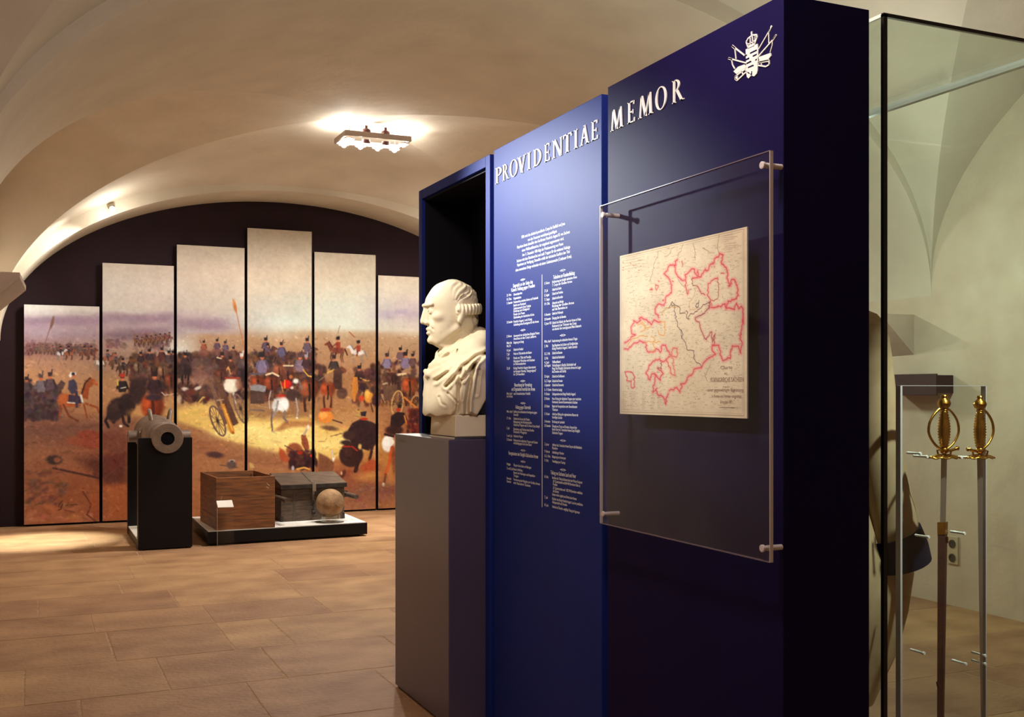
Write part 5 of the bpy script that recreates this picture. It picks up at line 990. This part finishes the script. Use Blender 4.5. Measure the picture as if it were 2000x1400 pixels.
# ================================================================== cannon on its two slab stand
t = thing('cannon_stand', 'black stand of two upright slabs on a white-topped base, carrying the short cannon', 'stand', (1.16, 11.65, 0))
cx0, cx1 = .914, 1.419
obj('base_box', MB().box(cx0 + .004, cx1 - .004, 11.0, 12.30, .015, .085), M['black'], t, bevel=.002)
obj('base_foot', MB().box(cx0 + .03, cx1 - .03, 11.04, 12.28, 0, .015), M['black'], t)
obj('base_top', MB().box(cx0 + .006, cx1 - .006, 11.105, 12.24, .085, .095), M['white'], t)
AXC = (1.176, 1.088)
def slab(y0, y1, rad, zt):
    mb = MB(); n = 16; pts = [(cx0, .012), (cx1, .012), (cx1, zt)]
    a0 = math.acos(min(1, max(-1, (zt - AXC[1]) / rad))) if abs(zt - AXC[1]) < rad else 0
    for k in range(n + 1):
        a = -a0 + math.pi / 2 * 0 + (2 * math.pi - 2 * a0) * 0
    # cradle cut: lower arc of a circle of radius rad around the barrel axis
    dz = zt - AXC[1]; half = math.sqrt(max(1e-4, rad * rad - dz * dz)); s0 = math.atan2(dz, half); s1 = -math.pi - s0
    arc = [(AXC[0] + rad * math.cos(s0 + (s1 - s0) * k / n), AXC[1] + rad * math.sin(s0 + (s1 - s0) * k / n)) for k in range(n + 1)]
    # columns of quads from the floor up
    xs = [cx0] + [p[0] for p in reversed(arc)] + [cx1]; zs = [zt] + [p[1] for p in reversed(arc)] + [zt]
    top = list(zip(xs, zs))
    for (xa, za), (xb, zb) in zip(top, top[1:]):
        if xb - xa < 1e-5: continue
        mb.hexa([(xa, y0, .012), (xb, y0, .012), (xb, y1, .012), (xa, y1, .012)], [(xa, y0, za), (xb, y0, zb), (xb, y1, zb), (xa, y1, za)])
    return mb
obj('front_slab', slab(10.972, 11.10, .128, 1.09), M['black'], t, merge=True)
obj('back_slab', slab(12.24, 12.33, .19, 1.09), M['black'], t, merge=True)
t = thing('cannon', 'short thick bronze cannon barrel with muzzle ring, trunnions and lifting handles', 'cannon', (1.176, 11.55, 1.088))
prof = [(0, .066), (0, .142), (.012, .147), (.05, .147), (.062, .140), (.075, .126), (.40, .128), (.41, .142), (.44, .146), (.47, .142), (.52, .176), (.56, .184), (1.0, .188), (1.02, .20), (1.07, .20), (1.08, .188), (1.30, .19), (1.34, .206), (1.40, .206), (1.43, .17), (1.46, .09), (1.47, .04), (1.50, .03), (1.53, .05), (1.57, .055), (1.61, .045), (1.63, .0)]
pr = [(0.0, .142)] + prof[2:]
bore = [(.35, 0.0), (.35, .064), (.0, .064), (0.0, .142)]
mb = MB(); mb.lathe(bore[1:] + prof[2:], (1.176, 10.86, 1.088), (0, 1, 0), 48); obj('barrel', mb, M['bronze'], t, smooth=True)
mb = MB(); mb.lathe([(.34, 0), (.34, .0632), (.004, .0632)], (1.176, 10.86, 1.088), (0, 1, 0), 32); obj('bore_lining', mb, M['bore'], t, smooth=True)
for sg in (-1, 1):
    obj('trunnion', MB().lathe([(0, .085), (.075, .085), (.078, .060), (.172, .060), (.178, .055)], (1.176 + sg * .13, 11.62, 1.085), (sg, 0, 0), 24), M['bronze'], t, smooth=True)
    P = []
    for k in range(11):
        a = math.pi * k / 10; P.append((1.176 + sg * (.085 + .02 * math.sin(a)), 11.50 + .14 * k / 10 * 1.0, 1.088 + .155 + .105 * math.sin(a)))
    obj('lifting_handle', MB().tube(P, [.017, .018, .020, .022, .022, .022, .022, .021, .020, .018, .016], 10), M['bronze'], t, smooth=True)

# ================================================================== low plinth with crate, chest and ball
t = thing('low_plinth', 'low black plinth with a white top under the crate, chest and stone ball', 'plinth', (2.42, 11.7, 0))
P0 = [(1.571, 11.02), (3.245, 11.12), (3.25, 12.39), (1.585, 12.38)]
def inset(P, d):
    cx_ = sum(p[0] for p in P) / 4; cy_ = sum(p[1] for p in P) / 4
    return [(p[0] + math.copysign(d, cx_ - p[0]), p[1] + math.copysign(d, cy_ - p[1])) for p in P]
Z_ = lambda P, z: [(x, y, z) for x, y in P]
mb = MB(); mb.hexa(Z_(P0, .022), Z_(P0, .142)); obj('side_frame', mb, M['black'], t, bevel=.003)
q = inset(P0, .012); mb = MB(); mb.hexa(Z_(q, .142), Z_(q, .150)); obj('white_top', mb, M['white'], t)
q = inset(P0, .06); mb = MB(); mb.hexa(Z_(q, 0), Z_(q, .022)); obj('recessed_foot', mb, M['black'], t)
# wooden ammunition crate, open at the top
def oriented(o, ax_, ay_):
    ux = Vector((math.cos(ax_), math.sin(ax_), 0)); uy = Vector((-math.sin(ax_), math.cos(ax_), 0)); o = Vector(o)
    return lambda x, y, z: o + ux * x + uy * y + Vector((0, 0, z))
def obox(mb, T_, x0, x1, y0, y1, z0, z1):
    vs = [T_(x, y, z) for z in (z0, z1) for y in (y0, y1) for x in (x0, x1)]
    return mb.add(vs, [(0, 2, 3, 1), (4, 5, 7, 6), (0, 1, 5, 4), (2, 6, 7, 3), (0, 4, 6, 2), (1, 3, 7, 5)])
t = thing('wooden_crate', 'open reddish brown wooden crate with a white card, left on the low plinth', 'crate', (1.96, 11.5, .15))
T_ = oriented((1.661, 11.05, .150), .035, 0); CW, CD, CH = .592, .90, .528
for name, (x0, x1, y0, y1) in (('front_side', (0, CW, 0, .026)), ('back_side', (0, CW, CD - .026, CD)), ('left_side', (0, .026, .027, CD - .027)), ('right_side', (CW - .026, CW, .027, CD - .027))):
    z = .0
    p = obj(name, obox(MB(), T_, x0 + .004, x1 - .004, y0 + .004, y1 - .004, 0, CH - .006), M['crate_wood'], t)
    for hgt in (.135, .15, .12, .123):
        obj('plank', obox(MB(), T_, x0, x1, y0, y1, z + .0012, z + hgt - .0012), M['crate_wood'], p, bevel=.002); z += hgt
obj('bottom', obox(MB(), T_, .027, CW - .027, .027, CD - .027, .0, .02), M['crate_wood'], t)
for sx in (.03, CW - .055):
    for sy in (.03, CD - .055): obj('corner_post', obox(MB(), T_, sx, sx + .025, sy, sy + .025, .02, CH - .03), M['crate_wood'], t)
mb = MB()
for (x, z, x2, z2) in ((.505, .455, .535, .425), (.50, .42, .525, .40), (.045, .30, .055, .34)):
    mb.add([T_(x, -.0006, z), T_(x2, -.0006, z2), T_(x2 + .004, -.0006, z2 + .004), T_(x + .004, -.0006, z + .004)], [(0, 1, 2, 3)])
obj('scratch_marks', mb, M['socket'], t, kind='stuff')
# caption card on a clear upright in front of the crate
t = thing('caption_holder', 'clear acrylic upright with a small white card in front of the wooden crate', 'sign holder', (1.69, 10.98, 0))
a, b = onz(424.5, 1066, 0.0), onz(457, 1063, 0.0)
yh = 10.99
x0, x1 = ony(424.5, 1000, yh).x, ony(457, 1000, yh).x
obj('upright', MB().box(x0, x1, yh - .006, yh, 0, ony(440, 991, yh).z), M['acrylic'], t)
obj('upright_edge', MB().box(x0 - .002, x0, yh - .006, yh, 0, ony(440, 991, yh).z), M['acrylic_edge'], t)
c = [ony(425.5, 991.5, yh - .01), ony(456.5, 990.5, yh - .01), ony(453, 977, yh + .035), ony(422.5, 978.5, yh + .035)]
mb = MB(); mb.hexa([(p.x, p.y, p.z) for p in c], [(p.x, p.y - .002, p.z + .004) for p in c]); obj('card', mb, M['white'], t)
# iron bound chest
t = thing('powder_chest', 'old grey-brown chest with hinged lid, iron hasp and carrying bars beside the crate', 'chest', (2.76, 11.75, .15))
T_ = oriented((2.402, 11.492, .150), .06, 0); CW, CD, CH = .705, .42, .345
p = obj('chest_body', obox(MB(), T_, 0, CW, 0, CD, .004, CH), M['old_wood'], t, bevel=.004)
for x in (.13, .56): obj('iron_strap', obox(MB(), T_, x, x + .028, -.003, .0, .0, CH), M['strap'], t)
for x in (0.0, CW - .02): obj('corner_iron', obox(MB(), T_, x - .004, x + .024, -.005, .03, 0, .06), M['iron'], t)
# lid: rises towards the back
def lidm(x0, x1, dz=0):
    mb = MB(); Y = (-.035, .02, CD + .01); ZB = CH + .004
    pr_ = [(-.04, ZB), (-.04, ZB + .05), (CD * .9, ZB + .142), (CD + .012, ZB + .142), (CD + .012, ZB)]
    L_ = [T_(x0, y, z + (dz if z > ZB + .01 else 0)) for y, z in pr_]; R_ = [T_(x1, y, z + (dz if z > ZB + .01 else 0)) for y, z in pr_]
    mb.hexa(L_, R_); return mb
obj('lid', lidm(-.012, CW + .012), M['old_wood'], t, bevel=.004)
mb = MB(); mb.hexa([T_(.333, -.043, CH + .055), T_(.365, -.043, CH + .055), T_(.365, CD * .9, CH + .150), T_(.333, CD * .9, CH + .150)], [T_(.333, -.043, CH + .058), T_(.365, -.043, CH + .058), T_(.365, CD * .9, CH + .153), T_(.333, CD * .9, CH + .153)])
obj('lid_strap', mb, M['strap'], t)
obj('lid_rim', obox(MB(), T_, -.014, CW + .014, -.048, -.040, CH + .006, CH + .05), M['iron'], t)
h_ = obj('hasp', obox(MB(), T_, .33, .37, -.052, -.044, CH - .03, CH + .055), M['steel'], t, bevel=.002)
obj('hasp_tongue', obox(MB(), T_, .338, .362, -.022, -.004, CH - .13, CH - .03), M['steel'], t, bevel=.002)
for k in range(4):
    c0 = T_(.35 + .003 * (-1) ** k, -.018, CH - .135 - k * .03); P = []
    for j in range(13):
        a = 2 * math.pi * j / 12; P.append(c0 + Vector((math.cos(a) * .010 * (1 if k % 2 else .4), math.cos(a) * .010 * (.4 if k % 2 else 1), math.sin(a) * .019)))
    obj('chain_link', MB().tube(P, .0035, 6), M['iron'], t)
obj('padlock', MB().sphere(T_(.35, -.022, CH - .262), .022, 14, 10, (1, .6, 1.1)), M['iron'], t, smooth=True)
for x, s0, ext in ((-.034, 'left', .36), (CW + .034, 'right', .30)):
    obj('carrying_bar', MB().cyl(T_(x, CD - .02, .262), T_(x, -ext, .262), .024, .027, 14), M['old_wood'], t, smooth=True)
    for y in (.08, CD - .10): obj('bar_bracket', obox(MB(), T_, *( (x - .030, x + .034) if x < 0 else (x - .034, x + .030) ), y, y + .03, .228, .296), M['iron'], t)
# stone ball on an acrylic ring
bc = Vector((2.887, 11.27, .3515)); bx = ony(644.8, 982, 11.27); bc = Vector((bx.x, 11.27, bx.z))
t = thing('stone_ball', 'large weathered stone cannonball on a clear ring in front of the chest', 'cannonball', bc)
mb = MB(); mb.sphere(bc, .1505, 48, 28); o = obj('ball', mb, M['stone_ball'], t, smooth=True, merge=True)
t = thing('acrylic_ring', 'clear acrylic ring stand under the stone cannonball', 'stand', (bc.x, bc.y, .15))
obj('ring_wall', MB().lathe([(0, .098), (.105, .098)], (bc.x, bc.y, .150), (0, 0, 1), 40).lathe([(0, .104), (.105, .104)], (bc.x, bc.y, .150), (0, 0, 1), 40), M['ring'], t, smooth=True)
obj('ring_rim', MB().lathe([(0, .0975), (0, .1045), (.002, .1045), (.002, .0975)], (bc.x, bc.y, .254), (0, 0, 1), 40), M['peg'], t)
obj('ring_foot', MB().lathe([(0, .150), (.004, .150), (.004, .104)], (bc.x, bc.y, .150), (0, 0, 1), 40), M['acrylic'], t)
# ================================================================== glass case with swords and coat
GX0, GX1, GY0, GY1, GB, GT = 2.259, 3.018, 2.422, 3.62, .10, 2.644
th = .008
t = thing('glass_case', 'tall clear glass showcase behind the navy map board, with dark front seams', 'display case', (2.64, 3.02, 0))
GC = t
obj('case_base', MB().box(GX0, GX1, GY0, GY1, 0, GB), M['white'], t, bevel=.002)
obj('front_pane', MB().box(GX0 + .016, GX1 - .016, GY0, GY0 + th, GB, GT - .012), M['glass'], t)
obj('back_pane', MB().box(GX0 + .012, GX1 - .012, GY1 - th, GY1, GB, GT - .012), M['glass'], t)
obj('left_pane', MB().box(GX0, GX0 + th, GY0 + .016, GY1 - .012, GB, GT - .012), M['glass'], t)
obj('right_pane', MB().box(GX1 - th, GX1, GY0 + .016, GY1 - .012, GB, GT - .012), M['glass'], t)
obj('top_pane', MB().box(GX0 + .006, GX1 - .006, GY0 + .012, GY1 - .006, GT - .010, GT), M['glass'], t)
obj('front_seam', MB().box(GX0, GX0 + .014, GY0, GY0 + .012, GB, GT - .004), M['glass_seam'], t)
obj('front_seam', MB().box(GX1 - .014, GX1, GY0, GY0 + .012, GB, GT - .004), M['glass_seam'], t)
obj('top_front_seam', MB().box(GX0, GX1, GY0, GY0 + .011, GT - .011, GT), M['glass_seam'], t)
obj('top_side_edge', MB().box(GX0, GX0 + .006, GY0 + .011, GY1, GT - .010, GT), M['glass_edge'], t)
obj('top_side_edge', MB().box(GX1 - .022, GX1, GY0 + .011, GY1, GT - .022, GT), M['glass_edge'], t)
obj('top_back_edge', MB().box(GX0, GX1, GY1 - .008, GY1, GT - .010, GT), M['glass_edge'], t)

# upright acrylic plate for the swords
SY = 2.66
x0, x1 = ony(1762, 753, SY).x, ony(1925, 753, SY).x
t = thing('sword_rack', 'clear acrylic upright plate with pegs holding the two gilt swords', 'rack', ((x0 + x1) / 2, SY, GB))
zt = ony(1762, 753, SY).z
obj('plate', MB().box(x0, x1, SY, SY + .02, GB, zt), M['acrylic'], t)
obj('left_edge', MB().box(x0 - .008, x0, SY - .001, SY + .02, GB, zt), M['acrylic_edge'], t)
obj('right_edge', MB().box(x1, x1 + .003, SY - .001, SY + .02, GB, zt), M['acrylic_edge'], t)
obj('top_rim', MB().box(x0, x1, SY, SY + .02, zt - .001, zt + .001), M['acrylic_edge'], t)
def peg(px, py, tilt=0):
    p = ony(px, py, SY - .055); obj('peg', MB().lathe([(0, .0045), (.003, .0055), (.006, .0055), (.008, .004), (.060, .004)], p, (.02 * 0, 1, tilt), 12), M['peg'], t, smooth=True)
for q in ((1799, 886), (1812, 892), (1879, 893), (1901, 894), (1815, 1049), (1885, 1042), (1806, 1276), (1888, 1297), (1926, 1281), (1926, 1297)): peg(*q)
# swords, hilts up
def P_(px, py, y=None): return ony(px, py, 2.615 if y is None else y)
def sword(name, label, cx, tw, reflected_bow, dx):
    top = P_(cx, 768); g = P_(cx, 884); t = thing(name, label, 'sword', (g.x, g.y, g.z))
    X = g.x; Y = 2.615; Zg = g.z
    hz = top.z - Zg
    grip = []
    for k in range(27):
        u = k / 26; r = .0095 + .0090 * math.sin(math.pi * (u * .9 + .08)) + (.0024 if k % 2 else -.0012); grip.append((.018 + u * .118, r))
    obj('grip', MB().lathe(grip, (X, Y, Zg), (0, 0, 1), 16), M['gold'], t, smooth='all')
    pm = [(.134, .010), (.139, .013), (.143, .010), (.150, .018), (.160, .0215), (.170, .018), (.176, .010), (.180, .008), (.183, .012), (.187, .010), (.189, 0)]
    obj('pommel', MB().lathe(pm, (X, Y, Zg), (0, 0, 1), 20), M['gold'], t, smooth=True)
    # knuckle bow swings out sideways from the guard to the pommel
    ca, sa = math.cos(tw), math.sin(tw); P = []
    for k in range(17):
        u = k / 16; a = math.pi * u; r = .057 * math.sin(a) ** .7 * (1.0 if u < .5 else .98) + .008; P.append((X + r * ca, Y + r * sa, Zg + .010 + .136 * u))
    obj('knuckle_bow_or_reflection', MB().tube(P, [.0045 - .0012 * abs(.5 - k / 16) for k in range(17)], 10), M['gold'], t, smooth=True)
    if reflected_bow:
        P = [(X - (p_[0] - X) * .95 , Y - (p_[1] - Y), p_[2]) for p_ in P]; obj('knuckle_bow_or_reflection', MB().tube(P, [.004 - .001 * abs(.5 - k / 16) for k in range(17)], 10), M['gold'], t, smooth=True)  # second bow mirrored in to stand for the hilt's reflection in the plate
    P = []
    for k in range(9): u = k / 8; P.append((X - (.012 + .050 * u) * ca, Y - (.012 + .05 * u) * sa, Zg + .006 + .010 * u * u))
    obj('quillon', MB().tube(P, [.005] * 7 + [.008, .003], 10), M['gold'], t, smooth=True)
    # two shells of the guard
    for sg in (1, -1):
        Pg = []
        for i in range(7):
            rr = i / 6; row = []
            for k in range(17):
                a = math.pi * (k / 16); row.append((X + .060 * rr * math.cos(a) * (ca if True else 1) - sg * .036 * rr * math.sin(a) * sa, Y + .060 * rr * math.cos(a) * sa + sg * .036 * rr * math.sin(a) * ca, Zg - .004 - .012 * rr * rr + .003 * math.sin(9 * a) * rr))
            Pg.append(row)
        sh = obj('guard_shell', MB().grid(Pg), M['gold'], t, smooth=True); so = sh.modifiers.new('thick', 'SOLIDIFY'); so.thickness = .0025
    obj('guard_block', MB().sphere((X, Y, Zg + .008), .014, 16, 10, (1, 1, .9)), M['gold'], t, smooth=True)
    for sg in (1, -1):
        P = [(X + sg * .016 * -sa, Y + sg * .016 * ca, Zg + .010), (X + sg * .03 * -sa, Y + sg * .03 * ca, Zg + .006), (X + sg * .026 * -sa, Y + sg * .026 * ca, Zg - .008)]
        obj('guard_ring', MB().tube(P, .0035, 8), M['gold'], t, smooth=True)
    return t, X, Y, Zg
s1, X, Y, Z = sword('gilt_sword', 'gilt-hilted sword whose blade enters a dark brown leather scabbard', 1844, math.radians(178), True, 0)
zl = P_(1842, 1030).z; xl = P_(1841, 1030).x; zb = P_(1838, 1400).z - .20; xb = P_(1836, 1400).x
def blade(mb, xa, za, xb_, zb_, w0, w1, d):
    mb.hexa([(xb_ - w1, Y, zb_), (xb_, Y - d, zb_), (xb_ + w1, Y, zb_), (xb_, Y + d, zb_)], [(xa - w0, Y, za), (xa, Y - d, za), (xa + w0, Y, za), (xa, Y + d, za)])
mb = MB(); blade(mb, X, Z - .004, xl, zl - .04, .013, .012, .004); obj('blade', mb, M['blade'], s1)
mb = MB(); blade(mb, xl, zl - .02, xb, zb, .021, .014, .009); obj('scabbard', mb, M['leather'], s1)
mb = MB(); blade(mb, xl, zl + .018, xl, zl - .022, .023, .0225, .011); lk = obj('scabbard_throat', mb, M['gold'], s1)
hk = P_(1831, 1331); obj('scabbard_hook', MB().tube([(hk.x + .012, Y, hk.z - .03), (hk.x + .004, Y, hk.z - .012), (hk.x - .004, Y, hk.z)], [.006, .006, .002], 8), M['leather'], s1, smooth=True)
obj('scabbard_stud', MB().tube([(xl + .012, Y - .006, zl - .03), (xl + .015, Y - .006, zl - .05)], [.005, .003], 8), M['gold'], s1, smooth=True)
s2, X, Y, Z = sword('gilt_sword', 'gilt-hilted sword with a bare narrow steel blade, right one on the clear rack', 1914, math.radians(3), False, 0)
for o_ in (s1, s2): o_['group'] = 'gilt swords on the acrylic rack'
mb = MB(); blade(mb, X, Z - .004, P_(1917, 1386).x, P_(1917, 1386).z, .0135, .004, .0035); obj('blade', mb, M['blade'], s2)
# hand-sewn coat on its stand, shown from the side
t = thing('uniform_coat', 'long undyed white uniform coat with a dark blue cuff on a stand behind the swords', 'coat', (2.60, 3.05, GB))
def loft(rows, n=40, folds=0, seed=0):
    r = np.random.default_rng(seed); ph = r.uniform(0, 6.28, 4); P = []
    for (z, cx_, cy_, a, b, amp) in rows:
        row = []
        for k in range(n + 1):
            an_ = 2 * math.pi * k / n; w = 1 + amp * (math.sin(5 * an_ + ph[0] + z) * .6 + math.sin(9 * an_ + ph[1] + 2 * z) * .4)
            row.append((cx_ + a * w * math.cos(an_), cy_ + b * w * math.sin(an_), z))
        P.append(row)
    mb = MB(); mb.grid(P); return mb
yc_ = 3.02; K_ = lambda px, py: ony(px, py, yc_)
rows_ = []
for py, px, amp in ((604, 1672, 0), (608, 1686, 0), (616, 1702, .0), (630, 1712, .005), (660, 1720, .01), (760, 1728, .015), (880, 1734, .02), (980, 1742, .03), (1060, 1756, .04), (1114, 1766, .05), (1177, 1757, .06), (1255, 1738, .07), (1330, 1708, .08), (1362, 1696, .09)):
    p_ = K_(px, py); a_ = max(.03, p_.x - 2.575); rows_.append((p_.z, 2.575, yc_, a_, max(.03, a_ * .62), amp))
obj('coat_body', loft(rows_, seed=3), M['cloth'], t, smooth=True)
obj('collar', MB().lathe([(0, .07), (.05, .062), (.05, .055), (0, .06)], (2.53, yc_, 1.815), (0, 0, 1), 24), M['cuff'], t, smooth=True)
K2 = lambda px, py: ony(px, py, yc_ - .17)
sl = [(K2(1686, 624), .03), (K2(1688, 634), .058), (K2(1692, 660), .074), (K2(1698, 720), .078), (K2(1706, 800), .078), (K2(1714, 880), .080), (K2(1728, 960), .084), (K2(1738, 1010), .088), (K2(1744, 1050), .090)]
mb = MB(); mb.tube([tuple(p) for p, r in sl], [r for p, r in sl], 24); obj('sleeve', mb, M['cloth'], t, smooth=True)
cf = [(K2(1742, 1038), .098), (K2(1752, 1070), .104), (K2(1760, 1100), .102)]
mb = MB(); mb.tube([tuple(p) for p, r in cf], [r for p, r in cf], 24); obj('cuff', mb, M['cuff'], t, smooth=True)
obj('coat_stand', MB().cyl((2.55, yc_, GB), (2.55, yc_, 1.0), .014).lathe([(0, .13), (.012, .13), (.018, .02)], (2.55, yc_, GB), (0, 0, 1), 28), M['steel'], t, smooth=True)

# ================================================================== lamps
t = thing('ceiling_lamp', 'pale aluminium ceiling lamp frame with glowing spotlights hanging under the vault', 'ceiling lamp', (3.1, 10.4, 4.0))
LX0, LX1, LY0, LY1, LZ0, LZ1 = ony(674, 268, 10.2).x, ony(804, 275, 10.2).x, 10.2, 10.62, 4.035, 4.085
obj('front_bar', MB().box(LX0, LX1, LY0, LY0 + .02, LZ0, LZ1), M['alu'], t, bevel=.002)
obj('back_bar', MB().box(LX0, LX1, LY1 - .02, LY1, LZ0, LZ1), M['alu'], t, bevel=.002)
obj('end_bar', MB().box(LX0, LX0 + .02, LY0 + .02, LY1 - .02, LZ0, LZ1), M['alu'], t, bevel=.002)
obj('end_bar', MB().box(LX1 - .02, LX1, LY0 + .02, LY1 - .02, LZ0, LZ1), M['alu'], t, bevel=.002)
for x in (LX0 + .05, LX1 - .05):
    for y in (LY0 + .03, LY1 - .03): obj('hanger_rod', MB().cyl((x, y, LZ1), (x, y, 4.185), .004, n=8), M['steel'], t)
for x in (LX0 + .24, LX0 + .44):
    h = obj('spot_housing', MB().lathe([(0, .036), (.035, .046), (.05, .04), (.06, .022)], (x, LY0 + .10, LZ1 - .005), (0, 0, 1), 18), M['fixture_dark'], t, smooth=True)
    obj('spot_neck', MB().box(x - .012, x + .012, LY0 + .09, LY0 + .11, LZ1 + .05, LZ1 + .085), M['fixture_dark'], h)
    obj('spot_cup', MB().lathe([(0, .04), (.035, .045), (.035, .036), (.01, .03)], (x, LY0 + .10, LZ0 + .0), (0, .2, -1), 18), M['fixture_dark'], t, smooth=True)
for x, y in ((LX0 + .06, LY0 + .08), (LX1 - .06, LY0 + .08), (LX0 + .08, LY1 - .08), (LX0 + .25, LY1 - .08), (LX1 - .25, LY1 - .08), (LX1 - .07, LY1 - .08)):
    h = obj('lamp_head', MB().lathe([(0, .03), (.02, .055), (.025, .055), (.005, .028)], (x, y, LZ0 + .005), (0, 0, -1), 18), M['alu'], t, smooth=True)
    obj('glowing_bulb', MB().sphere((x, y, LZ0 - .022), .026, 14, 8), M['bulb'], h, smooth=True)
for x in (LX0 + .12, LX1 - .12):
    obj('uplight_bulb', MB().sphere((x, 10.42, LZ1 + .03), .020, 12, 8), M['bulb'], t, smooth=True)
for i, (x, lab) in enumerate(((.80, 'small bright spotlight clipped to the left side of the plastered end arch'), (4.88, 'small spotlight on the far right end of the arch, hidden by the boards'))):
    t = thing('arch_spotlight', lab, 'spotlight', (x, 12.74, 3.58))
    obj('clip', MB().box(x - .01, x + .01, 12.70, 12.76, 3.555, 3.61), M['alu'], t)
    h = obj('lamp_cup', MB().lathe([(0, .018), (.04, .036), (.042, .032), (.01, .014)], (x, 12.70, 3.575), (-.3, -.7, -.3), 16), M['alu'], t, smooth=True)
    obj('glowing_bulb', MB().sphere((x - .02, 12.66, 3.56), .018, 12, 8), M['bulb'], h, smooth=True)
